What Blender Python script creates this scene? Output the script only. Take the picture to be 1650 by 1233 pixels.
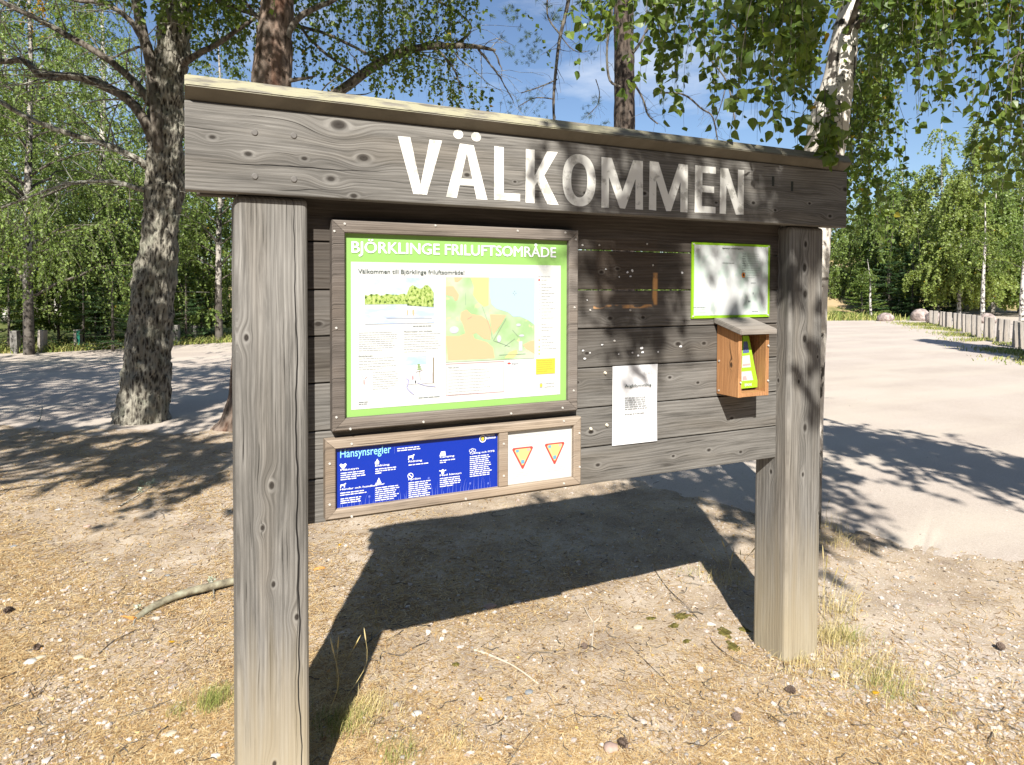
import bpy, bmesh, math, random
import numpy as np
from mathutils import Vector, Matrix, noise

S = bpy.context.scene
for o in list(bpy.data.objects): bpy.data.objects.remove(o)
C = S.collection
rad = math.radians
rng = np.random.default_rng(7)
random.seed(7)

# ------------------------------------------------------------------ camera
F_PX, CYP = 1079.14, 485.12
YAW, PITCH, ROLL = 0.43994, 0.02253, 0.0034125
CAM = np.array([-0.0965, -2.0381, 1.6])
Fv = np.array([math.sin(YAW)*math.cos(PITCH), math.cos(YAW)*math.cos(PITCH), -math.sin(PITCH)])
R0 = np.array([math.cos(YAW), -math.sin(YAW), 0.0]); U0 = np.cross(R0, Fv)
Rv = R0*math.cos(ROLL)+U0*math.sin(ROLL); Uv = -R0*math.sin(ROLL)+U0*math.cos(ROLL)
cd = bpy.data.cameras.new('camera'); cam = bpy.data.objects.new('camera', cd); C.objects.link(cam)
cam.matrix_world = Matrix(((Rv[0], Uv[0], -Fv[0], CAM[0]), (Rv[1], Uv[1], -Fv[1], CAM[1]), (Rv[2], Uv[2], -Fv[2], CAM[2]), (0, 0, 0, 1)))
cd.sensor_width = 36; cd.sensor_fit = 'HORIZONTAL'
cd.lens = 36*F_PX/1650
cd.shift_y = (CYP-616.5)/1650
cd.clip_end = 2000; cd.clip_start = 0.05
S.camera = cam
S.render.resolution_x = 1024; S.render.resolution_y = 765

# ------------------------------------------------------------------ light
SUN_EL, SUN_AZ = rad(40.5), rad(26.0)        # azimuth of the direction the shadows run, from +Y towards +X
w = bpy.data.worlds.new('World'); S.world = w; w.use_nodes = True
nt = w.node_tree; N = nt.nodes; L = nt.links
bg = N['Background']
sky = N.new('ShaderNodeTexSky'); sky.sky_type = 'NISHITA'; sky.sun_disc = False
sky.sun_elevation = SUN_EL; sky.sun_rotation = math.pi+SUN_AZ
sky.air_density = 1.0; sky.dust_density = 0.6; sky.ozone_density = 2.0
tc = N.new('ShaderNodeTexCoord'); mp = N.new('ShaderNodeMapping'); mp.inputs['Scale'].default_value = (1.6, 1.6, 5.5)
ns = N.new('ShaderNodeTexNoise'); ns.inputs['Scale'].default_value = 2.1; ns.inputs['Detail'].default_value = 8; ns.inputs['Roughness'].default_value = 0.55
rp = N.new('ShaderNodeValToRGB'); rp.color_ramp.elements[0].position = 0.56; rp.color_ramp.elements[1].position = 0.80
rp.color_ramp.elements[1].color = (.75, .75, .75, 1)
mx = N.new('ShaderNodeMix'); mx.data_type = 'RGBA'; mx.inputs['B'].default_value = (10.0, 10.6, 11.5, 1)
L.new(tc.outputs['Generated'], mp.inputs['Vector']); L.new(mp.outputs[0], ns.inputs['Vector']); L.new(ns.outputs['Fac'], rp.inputs[0])
L.new(rp.outputs[0], mx.inputs['Factor']); tn = N.new('ShaderNodeMix'); tn.data_type = 'RGBA'; tn.blend_type = 'MULTIPLY'; tn.inputs['Factor'].default_value = 1; tn.inputs['B'].default_value = (1.18, 1.23, 1.33, 1); L.new(sky.outputs[0], tn.inputs['A']); L.new(tn.outputs['Result'], mx.inputs['A']); L.new(mx.outputs['Result'], bg.inputs['Color'])
bg.inputs['Strength'].default_value = 0.055
sl = bpy.data.lights.new('sun', 'SUN'); sl.energy = 5.0; sl.angle = rad(0.55); sl.color = (1.0, 0.955, 0.88)
so = bpy.data.objects.new('sun', sl); C.objects.link(so)
SD = Vector((math.sin(SUN_AZ)*math.cos(SUN_EL), math.cos(SUN_AZ)*math.cos(SUN_EL), -math.sin(SUN_EL)))   # travel direction of light
so.rotation_euler = SD.to_track_quat('-Z', 'Y').to_euler(); so.location = (-20, -40, 40)
S.view_settings.view_transform = 'Standard'; S.view_settings.look = 'None'
S.view_settings.exposure = 0.92; S.view_settings.gamma = 1
try:
    S.cycles.transparent_max_bounces = 12; S.cycles.max_bounces = 6; S.cycles.diffuse_bounces = 2
except Exception: pass

# ------------------------------------------------------------------ helpers
def ray(u, v): return Fv+Rv*(u-825)/F_PX-Uv*(v-CYP)/F_PX
def at(u, v, Z): return CAM+ray(u, v)*Z
def gp(u, v, z=0.0):
    d = ray(u, v); return CAM+d*(z-CAM[2])/d[2]
def pl(u, v, y):                     # point of the plane Y = y, as (x, z)
    d = ray(u, v); p = CAM+d*(y-CAM[1])/d[1]; return np.array([p[0], p[2]])

def props(o, label=None, cat=None, group=None, kind=None):
    if label: o['label'] = label
    if cat: o['category'] = cat
    if group: o['group'] = group
    if kind: o['kind'] = kind
    return o
def empty(name, loc=(0, 0, 0), rz=0, **k):
    o = bpy.data.objects.new(name, None); C.objects.link(o); o.location = loc; o.rotation_euler = (0, 0, rz)
    o.empty_display_size = .1
    return props(o, **k)
def link(name, me, mat=None, parent=None, **k):
    o = bpy.data.objects.new(name, me); C.objects.link(o)
    if mat is not None:
        for m in (mat if isinstance(mat, (list, tuple)) else [mat]): me.materials.append(m)
    if parent is not None: o.parent = parent
    return props(o, **k)
def npmesh(name, V, Fc, smooth=False, midx=None):
    V = np.asarray(V, dtype=np.float32).reshape(-1, 3); Fc = np.asarray(Fc, dtype=np.int32)
    k = Fc.shape[1]; me = bpy.data.meshes.new(name)
    me.vertices.add(len(V)); me.vertices.foreach_set('co', V.ravel())
    me.loops.add(Fc.size); me.loops.foreach_set('vertex_index', Fc.ravel())
    me.polygons.add(len(Fc)); me.polygons.foreach_set('loop_start', np.arange(0, Fc.size, k, dtype=np.int32))
    if midx is not None: me.polygons.foreach_set('material_index', np.asarray(midx, dtype=np.int32))
    me.polygons.foreach_set('use_smooth', np.full(len(Fc), smooth))
    me.update(calc_edges=True); me.validate(clean_customdata=False)
    return me
def pymesh(name, V, Fc, smooth=False):
    me = bpy.data.meshes.new(name); me.from_pydata([tuple(map(float, v)) for v in V], [], Fc); me.update()
    if smooth: me.polygons.foreach_set('use_smooth', np.full(len(Fc), True))
    return me
def bm_mesh(name, bm, smooth=False):
    me = bpy.data.meshes.new(name); bm.to_mesh(me); bm.free()
    if smooth: me.polygons.foreach_set('use_smooth', np.full(len(me.polygons), True))
    return me
def add_box(bm, x0, x1, y0, y1, z0, z1, bev=0.0, seg=2):
    r = bmesh.ops.create_cube(bm, size=1, matrix=Matrix.Translation(((x0+x1)/2, (y0+y1)/2, (z0+z1)/2)) @ Matrix.Diagonal((x1-x0, y1-y0, z1-z0, 1)))
    if bev:
        es = list({e for v in r['verts'] for e in v.link_edges})
        bmesh.ops.bevel(bm, geom=es, offset=bev, segments=seg, affect='EDGES', profile=.5)
def boxmesh(name, *a, **k):
    bm = bmesh.new(); add_box(bm, *a, **k); return bm_mesh(name, bm)
def tube_np(P, Rr, n=6):
    """P (S,K,3) polylines, Rr (S,K) radii -> verts, quads of S separate tubes"""
    P = np.asarray(P, float); Rr = np.asarray(Rr, float)
    if P.ndim == 2: P = P[None]; Rr = Rr[None]
    Sn, K, _ = P.shape
    T = np.gradient(P, axis=1); T /= np.linalg.norm(T, axis=2, keepdims=True)+1e-9
    ref = np.where(np.abs(T[..., 2:3]) > .9, np.array([1., 0, 0]), np.array([0, 0, 1.]))
    A = np.cross(T, ref); A /= np.linalg.norm(A, axis=2, keepdims=True)+1e-9; B = np.cross(T, A)
    th = np.arange(n)*2*np.pi/n
    V = P[:, :, None]+Rr[:, :, None, None]*(A[:, :, None]*np.cos(th)[None, None, :, None]+B[:, :, None]*np.sin(th)[None, None, :, None])
    i = np.arange(K-1)[:, None]*n; j = np.arange(n)[None]; j2 = (j+1) % n
    q = np.stack([i+j, i+j2, i+n+j2, i+n+j], -1).reshape(-1, 4)
    q = (q[None]+np.arange(Sn)[:, None, None]*K*n).reshape(-1, 4)
    return V.reshape(-1, 3), q
def cat_np(parts):
    V = []; Q = []; o = 0
    for v, q in parts:
        V.append(v); Q.append(q+o); o += len(v)
    return np.concatenate(V), np.concatenate(Q)
def smooth_path(pts, n):
    pts = np.asarray(pts, float); m = len(pts); t = np.linspace(0, m-1, n); out = []
    for x in t:
        i = min(int(x), m-2); f = x-i
        p0 = pts[max(i-1, 0)]; p1 = pts[i]; p2 = pts[i+1]; p3 = pts[min(i+2, m-1)]
        out.append(.5*((2*p1)+(-p0+p2)*f+(2*p0-5*p1+4*p2-p3)*f*f+(-p0+3*p1-3*p2+p3)*f**3))
    return np.array(out)
def scatter(TV, TF, pos, rot, scl):
    """template verts (k,3), faces (f,c); pos (n,3), rot (n,3,3), scl (n,3)"""
    n = len(pos); V = np.einsum('nij,nkj->nki', rot, TV[None]*scl[:, None])+pos[:, None]
    Q = (TF[None]+(np.arange(n)*len(TV))[:, None, None]).reshape(-1, TF.shape[1])
    return V.reshape(-1, 3), Q
def frames(y, roll=None):
    """rotation matrices whose local Y is along y (n,3)"""
    y = y/(np.linalg.norm(y, axis=1, keepdims=True)+1e-9); n = len(y)
    r = rng.normal(size=(n, 3)); x = np.cross(y, r); x /= np.linalg.norm(x, axis=1, keepdims=True)+1e-9
    return np.stack([x, y, np.cross(x, y)], -1)

# ------------------------------------------------------------------ materials
class NB:
    def __init__(s, name):
        s.m = bpy.data.materials.new(name); s.m.use_nodes = True; s.t = s.m.node_tree; s.n = s.t.nodes; s.l = s.t.links
        s.b = s.n['Principled BSDF']; s.b.inputs['Roughness'].default_value = .85
        s.b.inputs['Specular IOR Level'].default_value = .25
    def v(s, a, inp):
        if isinstance(a, bpy.types.NodeSocket): s.l.new(a, inp)
        elif a is not None: inp.default_value = a
    def math(s, op, a, b=None, c=None, clamp=False):
        n = s.n.new('ShaderNodeMath'); n.operation = op; n.use_clamp = clamp
        s.v(a, n.inputs[0]); s.v(b, n.inputs[1]); s.v(c, n.inputs[2]); return n.outputs[0]
    def mix(s, f, a, b, mode='MIX'):
        n = s.n.new('ShaderNodeMix'); n.data_type = 'RGBA'; n.blend_type = mode
        col = lambda q: (*q, 1) if isinstance(q, tuple) and len(q) == 3 else q
        s.v(f, n.inputs['Factor']); s.v(col(a), n.inputs['A']); s.v(col(b), n.inputs['B']); return n.outputs['Result']
    def fmix(s, f, a, b):
        n = s.n.new('ShaderNodeMix'); n.data_type = 'FLOAT'
        s.v(f, n.inputs[0]); s.v(a, n.inputs[2]); s.v(b, n.inputs[3]); return n.outputs[0]
    def obj(s): return s.n.new('ShaderNodeTexCoord').outputs['Object']
    def pos(s): return s.n.new('ShaderNodeNewGeometry').outputs['Position']
    def island(s): return s.n.new('ShaderNodeNewGeometry').outputs['Random Per Island']
    def xyz(s, v):
        n = s.n.new('ShaderNodeSeparateXYZ'); s.l.new(v, n.inputs[0]); return n.outputs
    def comb(s, x, y, z):
        n = s.n.new('ShaderNodeCombineXYZ'); s.v(x, n.inputs[0]); s.v(y, n.inputs[1]); s.v(z, n.inputs[2]); return n.outputs[0]
    def noise(s, v, sc, det=3, rough=.5, dist=0):
        n = s.n.new('ShaderNodeTexNoise'); s.l.new(v, n.inputs['Vector']); n.inputs['Scale'].default_value = sc
        n.inputs['Detail'].default_value = det; n.inputs['Roughness'].default_value = rough; n.inputs['Distortion'].default_value = dist; return n.outputs['Fac']
    def voro(s, v, sc, out='Distance', feat='F1'):
        n = s.n.new('ShaderNodeTexVoronoi'); n.feature = feat; s.l.new(v, n.inputs['Vector']); n.inputs['Scale'].default_value = sc; return n.outputs[out]
    def ramp(s, f, stops, interp='LINEAR'):
        n = s.n.new('ShaderNodeValToRGB'); s.v(f, n.inputs[0]); e = n.color_ramp; e.interpolation = interp
        while len(e.elements) < len(stops): e.elements.new(.5)
        for q, (p, c) in zip(e.elements, stops):
            q.position = p; q.color = (*c, 1) if isinstance(c, tuple) else (c, c, c, 1)
        return n.outputs[0]
    def bump(s, h, st=.4, d=.01, prev=None):
        n = s.n.new('ShaderNodeBump'); n.inputs['Strength'].default_value = st; n.inputs['Distance'].default_value = d
        s.v(h, n.inputs['Height'])
        if prev is not None: s.v(prev, n.inputs['Normal'])
        s.l.new(n.outputs[0], s.b.inputs['Normal']); return n.outputs[0]
    def col(s, c): s.v((*c, 1) if isinstance(c, tuple) else c, s.b.inputs['Base Color'])

def flat(name, c, rough=.7, spec=.25, metal=0):
    b = NB(name); b.col(c); b.b.inputs['Roughness'].default_value = rough; b.b.inputs['Specular IOR Level'].default_value = spec
    b.b.inputs['Metallic'].default_value = metal; return b.m

def wood(name, axis='x', tones=((.0, (.05, .045, .04)), (.45, (.19, .18, .168)), (1., (.36, .345, .325))), knots=(), cracks=(), along=1.0, extra=None, ring=700, island=False, contrast=1.0, fib=1.0):
    """weathered timber; a = along the grain, b = across it"""
    b = NB(name); x, y, z = b.xyz(b.obj())[:]
    if axis == 'x': a, c = x, b.math('ADD', z, b.math('MULTIPLY', y, .7))
    else: a, c = z, b.math('ADD', x, b.math('MULTIPLY', y, 1.0))
    sh = b.math('MULTIPLY', b.island(), 37.0) if island else 0.0
    a1 = b.math('ADD', a, sh)
    lo = b.noise(b.comb(b.math('MULTIPLY', a1, 1.3), b.math('MULTIPLY', c, 7), 0.0), 1.0, 2)
    cc = b.math('ADD', c, b.math('MULTIPLY', b.math('SUBTRACT', lo, .5), .045))
    dark = None
    for (ka, kb, kr) in knots:
        da = b.math('MULTIPLY', b.math('SUBTRACT', a, ka), .62); dc = b.math('SUBTRACT', c, kb)
        d = b.math('SQRT', b.math('ADD', b.math('MULTIPLY', da, da), b.math('MULTIPLY', dc, dc)))
        wq = b.math('EXPONENT', b.math('MULTIPLY', b.math('POWER', b.math('DIVIDE', d, kr*1.6), 2.0), -1.0))
        cc = b.fmix(wq, cc, b.math('ADD', b.math('MULTIPLY', d, 1.0), kb))
        dk = b.math('SUBTRACT', 1.0, b.math('DIVIDE', d, kr*.62), clamp=True)
        dk = b.math('MULTIPLY', dk, 2.2, clamp=True)
        ha = b.math('MULTIPLY', b.math('SUBTRACT', 1.0, b.math('ABSOLUTE', b.math('MULTIPLY', b.math('SUBTRACT', b.math('DIVIDE', d, kr), .82), 3.2))), .6, clamp=True)
        halo = ha if dark is None else b.math('MAXIMUM', halo, ha)
        dark = dk if dark is None else b.math('MAXIMUM', dark, dk)
    rings = b.math('MULTIPLY_ADD', b.math('SINE', b.math('MULTIPLY', cc, ring)), .5, .5)
    fine = b.noise(b.comb(b.math('MULTIPLY', a1, 5*fib), b.math('MULTIPLY', cc, 260), y), 1.0, 3, .6)
    med = b.noise(b.comb(b.math('MULTIPLY', a1, 2.2), b.math('MULTIPLY', cc, 38), 3.0), 1.0, 3, .55)
    big = b.noise(b.comb(b.math('MULTIPLY', a1, 1.6), b.math('MULTIPLY', c, 3.5), 9.0), 1.0, 3, .6)
    val = b.math('ADD', b.math('MULTIPLY', rings, .12*contrast), b.math('MULTIPLY', fine, .74*contrast))
    val = b.math('ADD', val, b.math('MULTIPLY', med, .50*contrast))
    val = b.math('ADD', val, b.math('MULTIPLY', big, .55))
    val = b.math('ADD', val, -.47-.57*(contrast-1))
    if island: val = b.math('ADD', val, b.math('MULTIPLY_ADD', b.island(), .26, -.13))
    col = b.ramp(val, tones)
    stain = b.noise(b.comb(b.math('MULTIPLY', a1, 2.6), b.math('MULTIPLY', cc, 34), 17.0), 1.0, 5, .7)
    col = b.mix(b.ramp(stain, [(.50, 0.), (.70, .62)]), col, tuple(q_*.33 for q_ in tones[1][1]))
    brn = b.noise(b.comb(b.math('MULTIPLY', a1, 1.1), b.math('MULTIPLY', c, 9), 5.0), 1.0, 2, .5)
    col = b.mix(b.ramp(brn, [(.5, 0.), (.68, .4)]), col, b.mix(1.0, col, (1.08, .98, .85), 'MULTIPLY'))
    chk = b.noise(b.comb(b.math('MULTIPLY', a1, 3.2), b.math('MULTIPLY', cc, 150), 21.0), 1.0, 2, .5)
    ckm = b.ramp(chk, [(.67, 0.), (.70, 1.)])
    col = b.mix(b.math('MULTIPLY', ckm, .8), col, (.02, .018, .015))
    if extra: col = extra(b, col, a, c, z, x, med)
    h = b.math('SUBTRACT', b.math('ADD', b.math('MULTIPLY', fine, 1.0), b.math('MULTIPLY', rings, .35)), b.math('MULTIPLY', ckm, .7))
    if dark is not None:
        col = b.mix(b.math('MULTIPLY', halo, b.math('MULTIPLY', med, .55)), col, tuple(q_*1.0 for q_ in tones[-1][1]))
        col = b.mix(b.math('MULTIPLY', dark, .88), col, (.018, .014, .011)); h = b.math('SUBTRACT', h, b.math('MULTIPLY', dark, .8))
    for (c0, a0, a1_, wd, slope) in cracks:
        wob = b.noise(b.comb(b.math('MULTIPLY', a, 6), 3.3+c0, 0.0), 1.0, 2)
        line = b.math('ADD', c0, b.math('ADD', b.math('MULTIPLY', b.math('SUBTRACT', wob, .5), .022), b.math('MULTIPLY', b.math('SUBTRACT', a, a0), slope)))
        dd = b.math('ABSOLUTE', b.math('SUBTRACT', c, line))
        # width tapers to the two ends
        t = b.math('DIVIDE', b.math('SUBTRACT', a, a0), a1_-a0)
        env = b.math('MULTIPLY', b.math('MULTIPLY', t, b.math('SUBTRACT', 1.0, t)), 4.0, clamp=True)
        m = b.math('SUBTRACT', b.math('MULTIPLY', env, wd), dd); m = b.math('MULTIPLY', m, 900, clamp=True)
        col = b.mix(m, col, (.012, .011, .01)); h = b.math('SUBTRACT', h, b.math('MULTIPLY', m, 1.5))
    b.col(col); b.bump(h, .55, .0016); b.b.inputs['Roughness'].default_value = .8
    return b.m

def leafmat(name, c1, c2, trans=.45, gloss=.35, yellow=.02):
    b = NB(name); r = b.island()
    col = b.ramp(r, [(0, c1), (.55, tuple((p+q)/2 for p, q in zip(c1, c2))), (1-yellow-.003, c2), (1-yellow, (.5, .3, .02))] if yellow else [(0, c1), (1, c2)])
    b.col(col); b.b.inputs['Roughness'].default_value = .42; b.b.inputs['Specular IOR Level'].default_value = gloss
    tr = b.n.new('ShaderNodeBsdfTranslucent'); b.l.new(b.mix(1.0, col, (1.35, 1.25, .5), 'MULTIPLY'), tr.inputs['Color'])
    ms = b.n.new('ShaderNodeMixShader'); ms.inputs[0].default_value = trans
    b.l.new(b.b.outputs[0], ms.inputs[1]); b.l.new(tr.outputs[0], ms.inputs[2]); b.l.new(ms.outputs[0], b.n['Material Output'].inputs['Surface'])
    return b.m

M = {}
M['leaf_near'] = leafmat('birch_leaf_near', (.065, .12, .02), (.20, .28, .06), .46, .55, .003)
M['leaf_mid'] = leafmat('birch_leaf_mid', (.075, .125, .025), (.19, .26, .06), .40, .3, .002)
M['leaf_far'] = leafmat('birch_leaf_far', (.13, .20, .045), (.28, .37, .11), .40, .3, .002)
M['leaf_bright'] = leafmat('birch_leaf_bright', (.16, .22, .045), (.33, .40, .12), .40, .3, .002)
M['leaf_dark'] = leafmat('spruce_needles', (.03, .06, .02), (.06, .11, .04), .15, .15, 0)
M['pine_needle'] = leafmat('pine_needles', (.05, .085, .04), (.10, .14, .07), .15, .2, 0)
M['leaf_yellow'] = leafmat('autumn_leaf', (.55, .33, .02), (.7, .45, .04), .4, .3, 0)

def bark_birch(name, white, basez=1.0, dens=1.0):
    b = NB(name); p = b.obj(); x, y, z = b.xyz(p)[:]
    v = b.comb(b.math('MULTIPLY', x, 3), b.math('MULTIPLY', y, 3), b.math('MULTIPLY', z, 26))
    lent = b.noise(v, 1.0, 3, .6); pat = b.noise(p, 5.5, 4, .6); fis = b.noise(b.comb(b.math('MULTIPLY', x, 14), b.math('MULTIPLY', y, 14), b.math('MULTIPLY', z, 5)), 1.0, 4, .65)
    col = b.ramp(lent, [(.3, (.55, .5, .44)), (.5, white), (1, white)])
    m1 = b.ramp(b.math('ADD', pat, b.math('MULTIPLY', b.math('SUBTRACT', fis, .5), .6)), [(.6-.03*dens, 0.), (.66-.03*dens, 1.)])
    col = b.mix(m1, col, (.04, .034, .028))
    m2 = b.ramp(lent, [(.30, 1.), (.34, 0.)]); col = b.mix(b.math('MULTIPLY', m2, .8), col, (.06, .05, .04))
    low = b.math('SUBTRACT', 1.0, b.math('DIVIDE', z, basez), clamp=True)
    rough = b.math('GREATER_THAN', b.math('ADD', low, b.math('MULTIPLY', b.math('SUBTRACT', fis, .5), 1.2)), .35)
    col = b.mix(b.math('MULTIPLY', rough, .85), col, (.07, .06, .05))
    b.col(col); b.bump(fis, .5, .01); b.b.inputs['Roughness'].default_value = .7
    return b.m
M['birch_bark'] = bark_birch('birch_bark_white', (.62, .58, .52), .8)
M['birch_far'] = bark_birch('birch_bark_far', (.5, .47, .42), .3, 2.5)
M['birch_dark'] = bark_birch('birch_bark_dark', (.34, .31, .27), 2.5, 4.)
def rough_bark(name, c_dark, c_mid, c_light, moss, sc=9, red=None):
    b = NB(name); p = b.obj(); x, y, z = b.xyz(p)[:]
    v = b.comb(x, y, b.math('MULTIPLY', z, .27))
    vo = b.voro(v, sc*2.2); no = b.noise(v, sc, 5, .68, .6); n2 = b.noise(p, 3.2, 4, .6); n3 = b.noise(p, 38, 3, .6)
    h = b.math('ADD', b.math('MULTIPLY', no, .9), b.math('MULTIPLY', vo, .6)); h = b.math('ADD', h, b.math('MULTIPLY', n3, .25))
    col = b.ramp(h, [(.56, c_dark), (.74, c_mid), (.98, c_light)])
    lich = b.ramp(b.math('ADD', n2, b.math('MULTIPLY', b.math('SUBTRACT', n3, .5), .5)), [(.52, 0.), (.62, 1.)])
    col = b.mix(b.math('MULTIPLY', lich, .55), col, moss)
    if red: col = b.mix(b.ramp(b.noise(v, 2.4, 3), [(.5, 0.), (.62, .8)]), col, red)
    b.col(col); b.bump(h, .9, .03); b.b.inputs['Roughness'].default_value = .95
    return b.m
M['old_bark'] = rough_bark('old_birch_bark', (.014, .012, .010), (.075, .066, .054), (.30, .28, .23), (.24, .245, .19), 17)
M['pine_bark'] = rough_bark('pine_bark', (.025, .017, .012), (.095, .068, .052), (.22, .165, .13), (.14, .125, .105), 9, red=(.12, .055, .032))
M['pine_shaded'] = rough_bark('shaded_pine_bark', (.012, .009, .007), (.045, .034, .027), (.11, .085, .068), (.08, .07, .06), 9)  # pine bark with the shade of the birch foliage put into its colours
M['dark_bark'] = rough_bark('twig_bark', (.02, .016, .013), (.07, .056, .045), (.16, .14, .115), (.15, .15, .12), 12)
b = NB('dead_branch'); n = b.noise(b.obj(), 16, 5, .65); b.col(b.ramp(n, [(.35, (.10, .085, .06)), (.5, (.24, .215, .15)), (.65, (.34, .34, .25))])); b.bump(n, .6, .004); M['dead_wood'] = b.m
M['lichen_twig'] = rough_bark('lichen_twig', (.06, .05, .04), (.17, .15, .12), (.34, .33, .28), (.4, .42, .36), 16)

# timber of the board
GREY = ((.0, (.034, .031, .027)), (.42, (.138, .130, .118)), (.75, (.255, .243, .224)), (1., (.41, .395, .368)))
beam_knots = [(-.055, 2.003, .014), (.036, 1.965, .016), (.187, 1.965, .013), (.358, 1.981, .026), (.262, 1.912, .02), (.285, 2.072, .034), (.329, 1.866, .016),
              (.69, 1.955, .014), (.80, 1.935, .010), (.86, 1.945, .009), (1.13, 1.925, .012), (1.382, 1.939, .016), (1.30, 1.915, .012), (1.721, 1.924, .011), (1.912, 1.934, .014), (2.03, 1.911, .012), (2.224, 1.949, .012), (2.347, 1.902, .016), (2.437, 2.021, .022)]
M['beam'] = wood('beam_timber', 'x', GREY, [(a, z-.026*.7, r*.78) for a, z, r in beam_knots],
                 cracks=[(1.935-.018, -.13, .46, .0022, .012), (1.918-.018, .2, 1.35, .0015, -.004), (1.865-.018, .1, .26, .0016, .1), (1.885-.018, 1.2, 1.9, .0012, .01)], ring=620)
def post_extra(b, col, a, c, z, x, med):
    m = b.math('ADD', z, b.math('MULTIPLY', b.math('SUBTRACT', med, .5), .5))
    return b.mix(b.ramp(m, [(.12, .85), (.62, 0.)]), col, b.mix(med, (.22, .175, .11), (.50, .44, .32)))
M['post_left'] = wood('post_timber_left', 'z', GREY, [(1.02, .095, .014), (.90, .07, .010), (.73, .10, .010), (.62, .165, .012), (1.45, .03, .012), (.2, .1, .012)],
                      cracks=[(.158, 2.1, -.3, .0030, -.009), (.172, 1.2, .1, .0013, .01)], extra=post_extra, ring=520, contrast=1.05)
M['post_right'] = wood('post_timber_right', 'z', GREY, [(z_, 2.146+o, r) for z_, o, r in [(1.78, .09, .016), (1.68, .085, .02), (1.57, .09, .022), (1.38, .09, .022), (1.0, .10, .018), (.8, .09, .012), (1.2, -.04+.1, .01), (.62, .19, .010), (1.3, .17, .009), (.95, .26, .013), (.45, .24, .012)]],
                      cracks=[(2.146+.24, 1.1, -.2, .0016, .0), (2.146+.10, 1.9, .2, .001, .0)], extra=post_extra, ring=420, contrast=1.1)
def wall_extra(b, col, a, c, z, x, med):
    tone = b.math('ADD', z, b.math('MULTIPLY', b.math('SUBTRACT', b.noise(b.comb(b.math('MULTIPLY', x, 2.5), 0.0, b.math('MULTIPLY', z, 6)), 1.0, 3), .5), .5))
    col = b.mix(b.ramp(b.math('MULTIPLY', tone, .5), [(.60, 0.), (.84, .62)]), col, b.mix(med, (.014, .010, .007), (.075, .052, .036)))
    def box(x0, x1, z0, z1, soft=260):
        f = b.math('MULTIPLY', b.math('SUBTRACT', x, x0), soft, clamp=True)
        for q in (b.math('SUBTRACT', x1, x), b.math('SUBTRACT', z, z0), b.math('SUBTRACT', z1, z)):
            f = b.math('MULTIPLY', f, b.math('MULTIPLY', q, soft, clamp=True))
        return f
    wn = b.ramp(b.noise(b.comb(b.math('MULTIPLY', x, 14), 2.0, b.math('MULTIPLY', z, 30)), 1.0, 3), [(.47, 0.), (.58, 1.)])
    col = b.mix(b.math('MULTIPLY', box(1.225, 1.52, 1.525, 1.785, 60), .16), col, (.12, .075, .045))
    col = b.mix(b.math('MULTIPLY', b.math('MULTIPLY', box(1.490, 1.520, 1.525, 1.655, 120), b.ramp(b.noise(b.comb(b.math('MULTIPLY', x, 30), 4.0, b.math('MULTIPLY', z, 16)), 1.0, 4), [(.38, 0.), (.5, 1.)])), 1.0), col, (.62, .33, .13))
    col = b.mix(b.math('MULTIPLY', b.math('MULTIPLY', box(1.225, 1.50, 1.515, 1.532), wn), .9), col, (.62, .33, .13))
    return col
wk = []
for (zc, xs) in ((1.66, (1.26, 1.33, 1.9)), (1.50, (.24, 1.30, 1.45)), (1.37, (1.15, 1.20, 1.62, 1.75)), (1.23, (1.16, 1.58, 1.72)), (1.07, (1.22, 1.9)), (.93, (1.25, 1.6, 1.95, 1.78))):
    for x_ in xs: wk.append((x_, zc+.046+random.uniform(-.02, .02), random.uniform(.009, .015)))
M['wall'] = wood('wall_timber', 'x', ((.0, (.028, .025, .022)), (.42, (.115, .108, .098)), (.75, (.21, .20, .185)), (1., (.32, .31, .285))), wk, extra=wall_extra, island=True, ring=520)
M['frame'] = wood('frame_timber', 'x', ((.0, (.045, .037, .031)), (.45, (.14, .12, .105)), (1., (.29, .26, .23))), ring=900, island=True, contrast=.8)
M['frame_light'] = wood('lower_frame_timber', 'x', ((.0, (.11, .085, .062)), (.45, (.27, .215, .165)), (1., (.42, .36, .29))), ring=900, island=True, contrast=.7)
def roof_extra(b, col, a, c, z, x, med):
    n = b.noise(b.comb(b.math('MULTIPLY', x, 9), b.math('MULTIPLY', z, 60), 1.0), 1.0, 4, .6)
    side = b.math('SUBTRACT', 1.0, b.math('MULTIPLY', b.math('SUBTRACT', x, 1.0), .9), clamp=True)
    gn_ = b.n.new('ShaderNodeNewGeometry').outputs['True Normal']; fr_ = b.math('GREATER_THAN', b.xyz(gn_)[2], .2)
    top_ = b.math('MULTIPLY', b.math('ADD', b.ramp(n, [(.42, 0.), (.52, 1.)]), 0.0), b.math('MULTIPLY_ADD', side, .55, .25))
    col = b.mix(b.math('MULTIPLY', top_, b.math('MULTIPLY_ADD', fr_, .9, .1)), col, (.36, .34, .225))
    return b.mix(b.math('MULTIPLY', b.math('SUBTRACT', 1.0, fr_), .5), col, (.07, .06, .045))  # shade under the overhang painted in: faces not turned up go darker
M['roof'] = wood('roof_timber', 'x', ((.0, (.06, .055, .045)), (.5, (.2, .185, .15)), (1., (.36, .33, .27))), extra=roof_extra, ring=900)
M['cedar'] = wood('cedar_board', 'z', ((.0, (.17, .075, .03)), (.5, (.42, .21, .09)), (1., (.60, .34, .16))), ring=450, contrast=.9, knots=[(1.29, 1.78+.02, .014)])
M['box_roof'] = wood('box_roof_timber', 'x', ((.0, (.10, .085, .07)), (.5, (.26, .235, .21)), (1., (.42, .39, .35))), ring=900, contrast=.6)
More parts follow.
